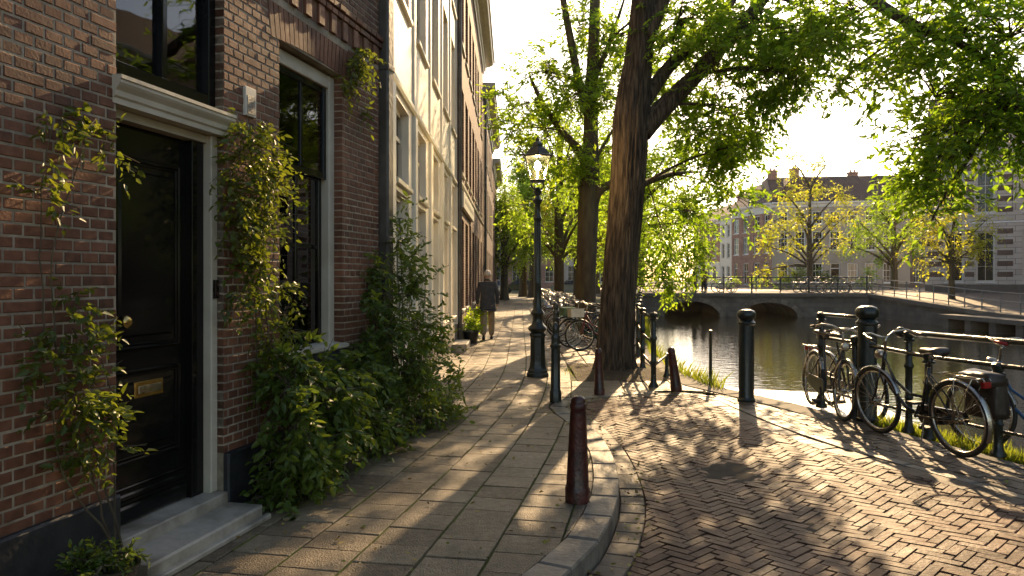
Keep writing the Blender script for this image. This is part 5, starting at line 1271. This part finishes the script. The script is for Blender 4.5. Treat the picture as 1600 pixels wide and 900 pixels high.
# second big tree
T2 = (1.95,19.2,0)
path2 = [(1.95, 19.2, 0, 0.37), (1.93, 19.2, 0.6, 0.29), (1.94, 19.2, 1.8, 0.264), (1.98, 19.2, 3.2, 0.255), (2.02, 19.2, 4.2, 0.246), (2.05, 19.2, 5.2, 0.194), (2.06, 19.2, 6.4, 0.176), (2.15, 19.2, 8.2, 0.141), (2.2, 19.2, 10.5, 0.088), (2.2, 19.2, 12, 0.044)]
limbs2 = [(L((918,262,19.2),(905,235,19.1),(878,205,18.8),(850,165,18.5),(828,120,18.2)), [.15,.12,.09,.07,.03]),
          (L((925,330,19.2),(935,300,19.1),(958,285,19),(985,262,18.9),(1000,220,18.8)), [.13,.12,.10,.08,.04]),
          (L((922,190,19.2),(905,130,19),(893,70,18.8),(880,0,18.6),(868,-60,18.4)), [.12,.11,.10,.08,.05]),
          (L((925,260,19.2),(950,215,19.3),(968,190,19.4)), [.06,.04,.02]),
          (L((930,120,19.2),(955,60,19.4),(975,0,19.6)), [.09,.06,.03])]
bl2 = [B(860,110,18.6,1.0,52),B(815,160,18.4,.75,30),B(850,205,18.6,.75,30),B(800,205,18.4,.45,12),B(905,40,18.8,.8,26),B(940,60,19.2,.9,34),B(905,150,18.6,.9,38),B(955,150,19.4,.8,34),B(880,250,18.9,.7,28),B(950,235,19.5,.6,26),B(985,90,19.6,.8,30),B(905,290,19,.45,14),B(820,240,18.6,.45,12),B(960,330,20,.55,18),B(1000,170,20,.8,26),B(1045,60,20,1.0,26),B(1030,130,20.5,.9,24)]
hi2 = [((x,y,z),(r,r,r*.85),int(n*.55)) for x,y,z,r,n in ((2,19.4,10.5,1.8,50),(3.8,20,9.6,1.6,40),(.6,18.6,10.6,1.4,30),(5.2,19.4,8.4,1.5,34),(2.6,20.8,12.4,1.6,34),(4.4,18,8.6,1.4,34))]
bl2 = [(c, tuple(x*1.1 for x in r), int(n*2.5)) for c, r, n in bl2]+hi2
tree('elm_tree', 'second elm with a limb forking left over the lamp, standing among the bicycles', T2, path2, limbs2, bl2, .125, L_mid, m_bark2, 'elms along the canal', n=48, rings=90, ridge=.035, flare=.3, per=12, tl=.55, near=True, droop=.3, hang=.05, twig_r=.005, seed=5)
# third
def simple_tree(name, label, x, y, z, H, r0, cw, lm, lsize, nb=12, nt=26, cb=.35, group=None, seed=1, bm=None, per=9, tl=.9, lean=0, mx=None):
    g = random.Random(seed)
    path = [(x,y,z-.05,r0*1.3),(x+lean*.1,y,z+.6,r0),(x+lean*.4,y,z+H*.3,r0*.85),(x+lean*.7,y,z+H*.55,r0*.6),(x+lean,y,z+H*.85,r0*.25)]
    limbs = []; blobs = []
    for i in range(nb):
        a = 2*math.pi*i*.618*1.0+g.uniform(-.3,.3); t = cb+(1-cb)*((i+.5)/nb); rad = cw*math.sin(math.pi*min(1,(t-cb)/(1-cb)*.85+.22))*g.uniform(.45,.8)
        c = (x+lean*t+math.cos(a)*rad, y+math.sin(a)*rad, z+H*t*.96); s0 = z+H*max(cb*.75, t-.28); tt = (s0-z)/H
        limbs.append(([(x+lean*tt, y, s0), (x+lean*t+math.cos(a)*rad*.45, y+math.sin(a)*rad*.45, (s0+c[2])/2+.05*H*.3), c], [r0*.38, r0*.25, r0*.08]))
        rr = cw*g.uniform(.33,.5); blobs.append((c, (rr,rr,rr*.7), int(nt*2.2)))
    return tree(name, label, (x,y,z), path, limbs, blobs, lsize, lm, bm or m_bark2, group, n=16, rings=24, per=per, tl=tl, twig_r=.008, seed=seed, flare=.25, every=2)
simple_tree('street_tree', 'slender tree with yellow green leaves between lamp post and second elm', 2.3, 36, 0, 10.5, .27, 2.6, L_mid, .19, 16, 22, .3, 'trees along the walkway', 2)
simple_tree('street_tree', 'tree at the edge of the walkway, leftmost of the distant trees', -.55, 53, 0, 8.2, .30, 2.6, L_mid, .2, 15, 30, .36, 'trees along the walkway', 3)
simple_tree('street_tree', 'tall distant tree left of the lamp post', .95, 62, 0, 12.0, .36, 3.6, L_mid, .24, 18, 30, .38, 'trees along the walkway', 4)
simple_tree('street_tree', 'dark trunked distant tree directly beside the lamp shaft', 1.75, 60, 0, 9.5, .42, 3.4, L_mid, .24, 14, 30, .42, 'trees along the walkway', 5)
simple_tree('street_tree', 'distant tree behind the bicycles between the two elms', 4.9, 55, 0, 10.5, .34, 3.6, L_yel, .24, 16, 28, .42, 'trees along the walkway', 6)
simple_tree('street_tree', 'distant tree at the corner of the bridge', 7.0, 62, .3, 12, .4, 4.2, L_mid, .26, 18, 34, .38, 'trees along the walkway', 7)
simple_tree('street_tree', 'tree behind the big trunk near the bridge end', 11.5, 66, .5, 10.5, .4, 4.2, L_mid, .26, 16, 36, .38, 'trees beyond the bridge', 8)
for i, (x, y, H, lm_) in enumerate(((25.5,30,9,L_mid),(25.5,20,10,L_near),(25.8,9,9.5,L_mid),(5.6,-6,11,L_near),(26,-4,10,L_mid))):  # unseen trees added to darken reflections and ambient light
    simple_tree('street_tree', ['tree on the far quay, nearest right of the frame','tree on the far quay, second right of the frame','tree on the far quay, third right of the frame','elm on the near quay behind the viewpoint','tree on the far quay behind the viewpoint'][i], x, y, 0 if x < 9 else -.1, H, .3, 3.6, lm_, .24, 16, 22, .25, 'trees outside the frame', 30+i)
# lush tree hanging over the water behind the big trunk
x4, y4 = 4.0, 30.0
bl4 = [B(u,v,Y,r,n) for u,v,Y,r,n in ((1040,260,29,1.0,40),(1000,300,30,1.1,46),(1050,320,29,1.0,46),(1085,350,28.5,.9,40),(1020,370,29,1.0,46),(1065,390,28.5,.8,36),(1035,420,28.5,.7,32),(990,420,29,.8,34),(1080,420,28.2,.45,16),(1010,240,30,1.0,36),(1060,215,30,.7,22),(1045,448,28.2,.35,10),(970,350,31,1.1,36),(985,270,31,1.1,36),(940,300,31,1.1,30),(1100,385,28.5,.4,12),(960,200,31,1.0,30),(930,240,32,.9,22),(955,400,31,.7,20))]
bl4 = [(c, r, int(n*2.6)) for c, r, n in bl4]
tree('street_tree', 'lush green tree drooping over the canal behind the big trunk', (x4,y4,0), [(x4,y4,-.05,.33),(x4,y4,.8,.25),(x4+.1,y4,2.6,.22),(x4+.4,y4,4.4,.16),(x4+.9,y4,6.4,.08)],
     [([(x4+.1,y4,2.4),(x4+1.2,y4-.4,3.6),(x4+2.6,y4-.9,3.7)],[.12,.09,.03]),([(x4+.3,y4,3.6),(x4+1.6,y4-.5,5),(x4+2.4,y4-.8,5.6)],[.10,.07,.03])], bl4, .17, L_mid, m_bark2, 'elms along the canal', n=16, rings=24, per=11, tl=.6, twig_r=.006, droop=.4, hang=.6, every=2, seed=9)
# trees across the canal
def far_tree(label, tu, base_v, Y, z, r0, blobs, lm, ls, seed):
    x = (tu-800)/F*Y; top = max(EYE-(b[1]-435)/F*Y for b in blobs)
    bl = [B(u,v,Y+dy,r*.95,int(n*2.4)) for u,v,dy,r,n in blobs]
    g = random.Random(seed); limbs = []
    for (c, r, n) in bl:
        s0 = max(z+2.0, c[2]-abs(c[0]-x)*.75-1.0); limbs.append(([(x, Y, s0), ((x*.5+c[0]*.5), (Y+c[1])/2, (s0+c[2])/2+.25), c], [r0*.4, r0*.25, r0*.1]))
    tree('street_tree', label, (x,Y,z), [(x,Y,z-.05,r0*1.25),(x,Y,z+.6,r0),(x,Y,z+2.6,r0*.85),(x,Y,(z+top)/2+.3,r0*.5),(x+.15,Y,top-1.2,r0*.10)], limbs, bl, ls, lm, m_bark2, 'trees beyond the canal', n=14, rings=24, per=9, tl=.9, twig_r=.010, seed=seed, flare=.2, every=2)
far_tree('yellow green tree behind the bridge railing, left of the clipped hedge', 1265, 455, 62, .58, .27, [(1240,255,0,1.4,18),(1290,260,.5,1.3,18),(1225,300,-1,1.5,24),(1265,300,1,1.6,26),(1310,305,0,1.4,22),(1210,345,0,1.5,26),(1250,345,-1,1.5,26),(1295,350,0,1.5,26),(1330,330,0,1.1,14),(1200,385,0,1.1,20),(1235,385,0,1.0,14),(1285,385,0,1.0,12),(1190,425,0,.55,8),(1220,420,0,.6,9),(1320,375,0,1.0,12)], L_yel, .22, 21)
far_tree('broad olive green tree in front of the sandstone houses, middle of three', 1397, 455, 66, .58, .32, [(1397,300,0,1.6,30),(1365,320,0,1.7,36),(1425,315,0,1.6,32),(1340,345,0,1.5,32),(1390,350,-1,1.8,40),(1435,350,0,1.6,34),(1355,375,0,1.4,30),(1410,380,0,1.4,30),(1330,385,0,1.0,16),(1445,385,0,1.2,20),(1380,395,0,1.0,16),(1455,320,0,1.3,20)], L_mid, .22, 22)
far_tree('small tree with bright yellow leaves on the right quay before the striped building', 1487, 467, 42, .37, .17, [(1480,300,0,1.0,16),(1500,330,0,1.1,20),(1455,335,0,1.0,18),(1540,345,0,.9,14),(1470,365,0,1.0,18),(1520,370,0,1.0,18),(1440,380,0,.8,13),(1495,390,0,.8,14),(1545,385,0,.6,8),(1425,405,0,.4,5),(1470,400,0,.5,7),(1520,405,0,.5,6),(1450,420,0,.3,3)], L_yel, .17, 23)
# hedges and shrubs near the bridge
def bush(name, label, cat, loc, blobs, lm, ls, group=None, stems=None, per=8, tl=.35, near=False, sm=None, w=.45, hang=.1, droop=.2, dens=1.0):
    b = Vector(loc); root = empty(name, b); tag(root, label, cat, group)
    bl = [(np.array(Vector(c)-b), r, int(n*dens)) for c, r, n in blobs]
    V, Fc, T = twigs(bl, ls, tl, per, droop, near, w, hang, .15)
    V[:,2] = np.maximum(V[:,2], .005-b.z if False else .004)
    np_mesh('foliage', V, Fc, lm, root)
    s = MB()
    for (c, p0, dr, Ln) in T:
        cv = Vector(c); st0 = Vector((cv.x*.5, cv.y*.5, 0)) if stems is None else Vector(stems)-b
        s.tube(bez(st0, Vector((cv.x*.7, cv.y*.7, cv.z*.5)), cv, 6), [.009,.008,.007,.006,.005,.004,.003], 5)
        for i in range(0, len(p0), 2):
            a = Vector(p0[i]); e = a+Vector(dr[i])*Ln[i]*.9; s.tube([cv.lerp(a,.15), (cv+a)/2, a, e], [.004,.0035,.003,.0015], 4, False)
    s.build('stems', sm or m_bark2, root)
    return root
bush('shrub', 'round dark green shrub on the far side of the bridge', 'shrub', (26.3,64,.58), [((26.3+dx,64+dy,z),(1.2,1.2,.9),46) for dx,dy,z in ((-1.6,0,1.3),(-.6,.3,1.9),(.5,0,2.0),(1.5,.2,1.5),(2.4,0,1.1),(-2.6,0,.9))], L_dark, .2, tl=.5)
bush('hedge', 'low bright green hedge left of the round shrub beyond the bridge', 'hedge', (21.5,64,.58), [((17.5+i*1.1,64,1.2),(.8,.8,.5),24) for i in range(7)], L_mid, .16, tl=.4)
bush('shrub', 'small green shrub beside the dark door across the canal', 'shrub', (31.9,66,.58), [((31.9+dx,66,z),(.8,.8,.7),30) for dx,z in ((-.4,1.1),(.4,1.3),(0,1.9))], L_mid, .18, tl=.4)
#@@CLIMB
# ---------------------------------------------------------------- plants on and in front of the brick house
ux, uy = math.sin(math.atan2(.2284,.9736)), math.cos(math.atan2(.2284,.9736))
def W(s, z, d=.06): return (O1[0]+ux*s+uy*d, O1[1]+uy*s-ux*d, z)
def S_(u): r = (u-800)/F; return (-2.085-3.88*r)/(.9736*r-.2284)
def WP(u, v, d=.08):
    s = S_(u); Y = O1[1]+uy*s; z = EYE-(v-435)/F*Y; return W(s, z, d)
def climber(name, label, base, pts, ls, lm, group=None, stems=(), per=7, tl=.22, hang=.6, w=.5, dens=1.7):
    b = Vector(base); root = empty(name, b); tag(root, label, 'climbing plant', group)
    V, Fc, T = twigs([(np.array(Vector(WP(u, v, d))-b), (r, r, r), max(2, int(n*dens))) for u, v, d, r, n in pts], ls, tl*.85, per, .3, True, w, hang*.7, .1)
    # keep the leaves off the wall: push to the street side
    nx, ny = uy, -ux
    dist = (V[:,0]+b.x-O1[0])*nx+(V[:,1]+b.y-O1[1])*ny
    grp = np.repeat(dist.reshape(-1,6).min(1), 6); psh = np.maximum(0, .012-grp); V[:,0] += nx*psh; V[:,1] += ny*psh
    V[:,2] = np.maximum(V[:,2], .004-b.z)
    np_mesh('foliage', V, Fc, lm, root)
    s = MB()
    for st_ in stems:
        ps = [Vector(WP(u, v, .03 if i else .10))-b for i, (u, v) in enumerate(st_)]; 
        sm = []
        for i in range(len(ps)-1):
            for k in range(4): f = k/4; sm.append(ps[i].lerp(ps[i+1], f)+Vector((random.gauss(0,.004),random.gauss(0,.004),random.gauss(0,.006))))
        sm.append(ps[-1]); s.tube(sm, [.0065*(1-.7*i/len(sm)) for i in range(len(sm))], 5)
    for (c, p0, dr, Ln) in T:
        for i in range(0, len(p0), 2):
            a = Vector(p0[i]); e = a+Vector(dr[i])*Ln[i]
            for q in (a, e):
                dd = (q.x+b.x-O1[0])*nx+(q.y+b.y-O1[1])*ny
                if dd < .012: q.x += nx*(.012-dd); q.y += ny*(.012-dd)
            s.tube([a, e], [.003,.0015], 4, False)
    s.build('stems', m_bark2, root)
    return root
LS = .050
climber('wall_climber', 'sparse climber on the left brick wall growing from the black pot', WP(165,845,.15), [(75,170,.05,.10,5),(130,190,.05,.12,8),(150,225,.06,.10,6),(50,240,.05,.08,4),(60,310,.05,.10,5),(100,470,.07,.10,7),(75,510,.07,.10,8),(110,530,.08,.12,10),(60,565,.08,.12,9),(100,600,.08,.14,16),(135,615,.08,.10,12),(80,650,.08,.12,10),(120,660,.09,.12,14),(150,655,.08,.08,8),(110,710,.08,.10,9),(40,600,.06,.06,4),(145,695,.08,.07,6)], LS, L_ivy, 'climbing plants on the brick house', [[(150,850),(140,760),(100,640),(60,520),(55,400),(55,300),(75,180)],[(155,850),(170,740),(175,640),(150,560)],[(165,850),(140,700),(80,560),(70,400),(130,200)],[(150,850),(90,740),(60,600)]], dens=1.2, tl=.16)
climber('wall_climber', 'dense leafy climber on the brick pier between door and window', WP(400,745,.2), [(365,215,.07,.13,11),(390,225,.07,.12,11),(405,240,.07,.09,7),(355,255,.08,.14,14),(385,270,.09,.17,20),(412,280,.09,.12,12),(350,310,.09,.14,16),(385,320,.10,.18,24),(415,315,.09,.11,10),(350,350,.09,.13,14),(385,370,.10,.17,20),(375,415,.09,.14,15),(400,400,.09,.1,8),(365,455,.08,.11,9),(410,450,.08,.12,9),(395,490,.08,.12,9),(415,520,.09,.10,7),(435,495,.10,.07,4),(400,560,.07,.09,4),(385,190,.06,.06,3)], LS, L_ivy, 'climbing plants on the brick house', [[(398,760),(397,640),(395,520),(385,400),(380,280),(370,200)],[(402,760),(420,620),(410,480),(430,320)]])
climber('wall_climber', 'small tuft of ivy hanging from the wall right of the window arch', WP(545,150,.05), [(545,85,.06,.10,9),(555,75,.06,.10,7),(545,110,.05,.09,8),(535,130,.05,.07,5),(568,185,.04,.06,3),(552,95,.06,.12,5)], LS, L_ivy, 'climbing plants on the brick house', [[(545,175),(543,130),(552,80)]])
def GB(u, v, off, r, n, Y=None):
    """blob seen at (u, v) standing off metres in front of the wall line"""
    # intersect the ray with a plane parallel to the wall
    r_ = (u-800)/F; ox, oy = O1[0]+uy*off, O1[1]-ux*off
    s = (ox-oy*r_)/(uy*r_-ux); Yp = oy+uy*s
    return ((ox+ux*s, Yp, EYE-(v-435)/F*Yp), r if hasattr(r,'__len__') else (r,r,r), n)
bush('wall_shrub', 'broad leafy shrub sprawling under the sash window', 'shrub', (*W(1.75,0,.3)[:2],0), [GB(455,575,.22,.12,16),GB(500,590,.22,.13,20),GB(545,580,.24,.14,22),GB(450,600,.26,.22,28),GB(500,610,.30,.24,34),GB(545,610,.30,.2,26),GB(460,660,.30,.22,28),GB(510,665,.34,.22,30),GB(470,710,.34,.2,26),GB(505,720,.32,.16,18),GB(560,650,.30,.16,14),GB(452,520,.16,.06,4),GB(575,570,.24,.16,16),GB(455,745,.33,.13,14)], L_bush, .07, 'shrubs along the house fronts', per=10, tl=.24, near=True, w=.5, hang=.5, droop=.3, dens=1.7)
bush('wall_shrub', 'tall dark shrub climbing beside the downpipe at the house corner', 'shrub', (*W(3.35,0,.35)[:2],0), [GB(620,380,.12,.13,7),GB(600,410,.14,.16,12),GB(640,420,.16,.16,11),GB(600,460,.18,.2,18),GB(640,470,.2,.2,18),GB(665,440,.2,.12,6),GB(600,510,.22,.24,28),GB(645,520,.25,.24,28),GB(620,555,.3,.28,36),GB(665,560,.3,.22,24),GB(600,600,.3,.26,34),GB(650,610,.34,.28,38),GB(690,600,.36,.22,18),GB(610,650,.34,.22,30),GB(660,655,.38,.22,28),GB(590,560,.2,.2,20),GB(715,590,.4,.15,9),GB(700,640,.42,.14,9),GB(625,340,.1,.10,5),GB(600,675,.32,.14,14),GB(580,480,.16,.13,9)], L_bush, .066, 'shrubs along the house fronts', per=11, tl=.28, near=True, w=.45, hang=.25, droop=.25, dens=1.9)
def pot(label, loc, r, h, blobs, lm, ls, mtl, group='potted plants by the houses'):
    p = empty('plant_pot', loc); tag(p, label, 'plant pot', group)
    m = MB(); m.lathe([(r*.72,0),(r*.74,.01),(r*.95,h*.88),(r*1.05,h*.9),(r*1.05,h),(r*.93,h),(r*.92,h*.9),(.001,h*.9)], 28); m.build('pot', mtl, p, True, 35)
    return p
m_pot = mat('black_glazed_pot', [(.010,.012,.011),(.022,.024,.022)], .3, .2, 8, coat=.3)
pl_ = W(-.36, 0, .27); pot('round black pot with a low green plant beside the doorstep', (pl_[0], pl_[1], 0), .135, .20, None, None, None, m_pot)
bush('potted_plant', 'low bushy green plant filling the round black pot', 'plant', (pl_[0], pl_[1], .17), [((pl_[0]-.0+dx*.8, pl_[1]+dy*.8, .215+dz),(.08,.08,.05),20) for dx,dy,dz in ((-.10,.0,.0),(0,-.06,.0),(.04,.03,.03),(-.16,-.06,-.04),(-.03,.08,.02))], L_bush, .035, per=8, tl=.09, near=True)
q = W(1.22, 0, .16); bush('low_plant', 'small dark green herb tuft against the plinth right of the door', 'plant', (q[0], q[1], 0), [((q[0]+dx, q[1]+dy, .1+dz),(.1,.1,.09),20) for dx,dy,dz in ((0,0,.05),(.05,.10,.0),(-.04,-.12,.0),(.02,.02,.12),(.06,-.06,.0))], L_bush, .035, per=8, tl=.1, near=True)
q = G(690,658); bush('low_plant', 'bright sunlit grass tuft at the foot of the corner shrub', 'plant', (q.x, q.y, 0), [((q.x+dx, q.y+dy, .06),(.13,.13,.05),26) for dx,dy in ((0,0),(-.15,.1),(.1,.12),(-.2,-.1))], L_grass, .06, per=7, tl=.10, near=True, w=.22, hang=-.8, droop=-.1)
q = G(700,545); 
bush('low_plant', 'leafy plant in a dark pot by the brick house door, ahead of the walking man', 'plant', (-1.0,18.0,0), [((-1.02+dx, 18.0+dy, z),(.22,.25,.22),26) for dx,dy,z in ((0,0,.35),(.05,.9,.4),(-.05,.5,.65),(0,1.5,.35),(.0,.3,.25))], L_mid, .10, per=8, tl=.25, near=False)
pot('square shouldered dark pot in front of the brown brick house', (-.98,17.6,0), .2, .3, None, None, None, m_pot)
bush('low_plant', 'far leafy plant against the brown brick house beyond the walking man', 'plant', (-.95,23,0), [((-.98+dx, 23+dy, z),(.2,.3,.22),20) for dx,dy,z in ((0,0,.35),(.05,1.2,.3),(0,2.4,.3))], L_mid, .10, per=8, tl=.25, near=False)
# ---------------------------------------------------------------- grass and litter
def grass(name, pts, lm, hmin, hmax, w=.012):
    n = len(pts); P = np.array(pts); h = hmin+(hmax-hmin)*rng.random(n); a = rng.random(n)*6.28; ln = rng.normal(size=(n,2))*.25*h[:,None]
    dx = np.cos(a)*w/2; dy = np.sin(a)*w/2
    V = np.stack([P+np.stack([-dx,-dy,0*dx],1), P+np.stack([dx,dy,0*dx],1), P+np.stack([ln[:,0]*.5+dx*.7,ln[:,1]*.5+dy*.7,h*.6],1), P+np.stack([ln[:,0],ln[:,1],h],1)],1).reshape(-1,3)
    Fc = np.arange(n)[:,None]*4+np.array([0,1,2,3]); o = np_mesh(name, V, Fc, lm); tag(o, kind='stuff'); return o
pts = []
for i in range(len(PE)-1):
    a, b = PE[i], PE[i+1]; 
    for _ in range(int(900*math.hypot(b[0]-a[0], b[1]-a[1]))):
        t = random.random(); x = a[0]+(b[0]-a[0])*t; y = a[1]+(b[1]-a[1])*t; qx = x+.12+abs(random.gauss(0,.16))
        if qx < x+.46: pts.append((qx, y, -.05))
grass('verge_grass', pts, L_grass, .04, .15, .014)
pts = []
for i, (x, y) in enumerate(Qs):
    if 10.4 < y < 30:
        for _ in range(90): pts.append((x+random.uniform(.0,.12)-.02, y+random.uniform(-.4,.4), -.12))
grass('quay_edge_grass', pts, L_grass, .15, .38, .014)
pts = []
for _ in range(450):
    a = random.random()*6.28; r_ = .5+random.random()*.5; pts.append((1.72+math.cos(a)*r_, 12.2+math.sin(a)*r_*.9, 0))
grass('tree_pit_grass', pts, L_grass, .02, .06, .008)
# moss in the joints and small fallen leaves
n = 900; P = []; 
for _ in range(n):
    if random.random() < .5: x, y = random.uniform(-1.9, .8), random.uniform(3.6, 12)
    else: s_ = random.randrange(len(Ks)-1); x, y = Ks[s_][0]+random.uniform(.0,.28), Ks[s_][1]+random.uniform(-.1,.1)
    if inside(walk_region, x, y): z = .012
    elif inside(Ks, x, y): z = zr(x, y)+.014
    else: continue
    P.append((x, y, z))
P = np.array(P); D = rng.normal(size=(len(P),3)); D[:,2] = np.abs(D[:,2])*.15
V, Fc = leaf_arrays(P, D, .018+.03*rng.random(len(P)), .5, False)
m_dead = mat('fallen_leaf', [(.18,.10,.03),(.32,.22,.05),(.22,.22,.04)], .7, island=1.0)
V[:,2] = np.maximum(V[:,2], np.repeat(P[:,2], 4)-.006)
tag(np_mesh('fallen_leaves', V, Fc, m_dead), kind='stuff')
# weeds at the plinth and along walls
pts = []
for _ in range(2600):
    s_ = random.choice([random.uniform(1.0,3.4), random.uniform(-3,-.2)]); w_ = W(s_, .0, .05+abs(random.gauss(0,.05))); pts.append(w_)
grass('wall_foot_weeds', pts, L_grass, .02, .07, .010)
# thin air haze over the canal
hz = MB(); hz.box(-62, 112, -12, 165, -1.9-.8, 22); 
hm = bpy.data.materials.new('thin_air_haze'); hm.use_nodes = True; n, l = hm.node_tree.nodes, hm.node_tree.links; n.remove(n['Principled BSDF'])
pv = n.new('ShaderNodeVolumePrincipled'); pv.inputs['Density'].default_value = .00010; pv.inputs['Color'].default_value = (1,.95,.86,1); pv.inputs['Anisotropy'].default_value = .55; l.new(pv.outputs[0], n['Material Output'].inputs['Volume'])
USE_HAZE = True
if USE_HAZE: tag(hz.build('haze', hm), kind='stuff')
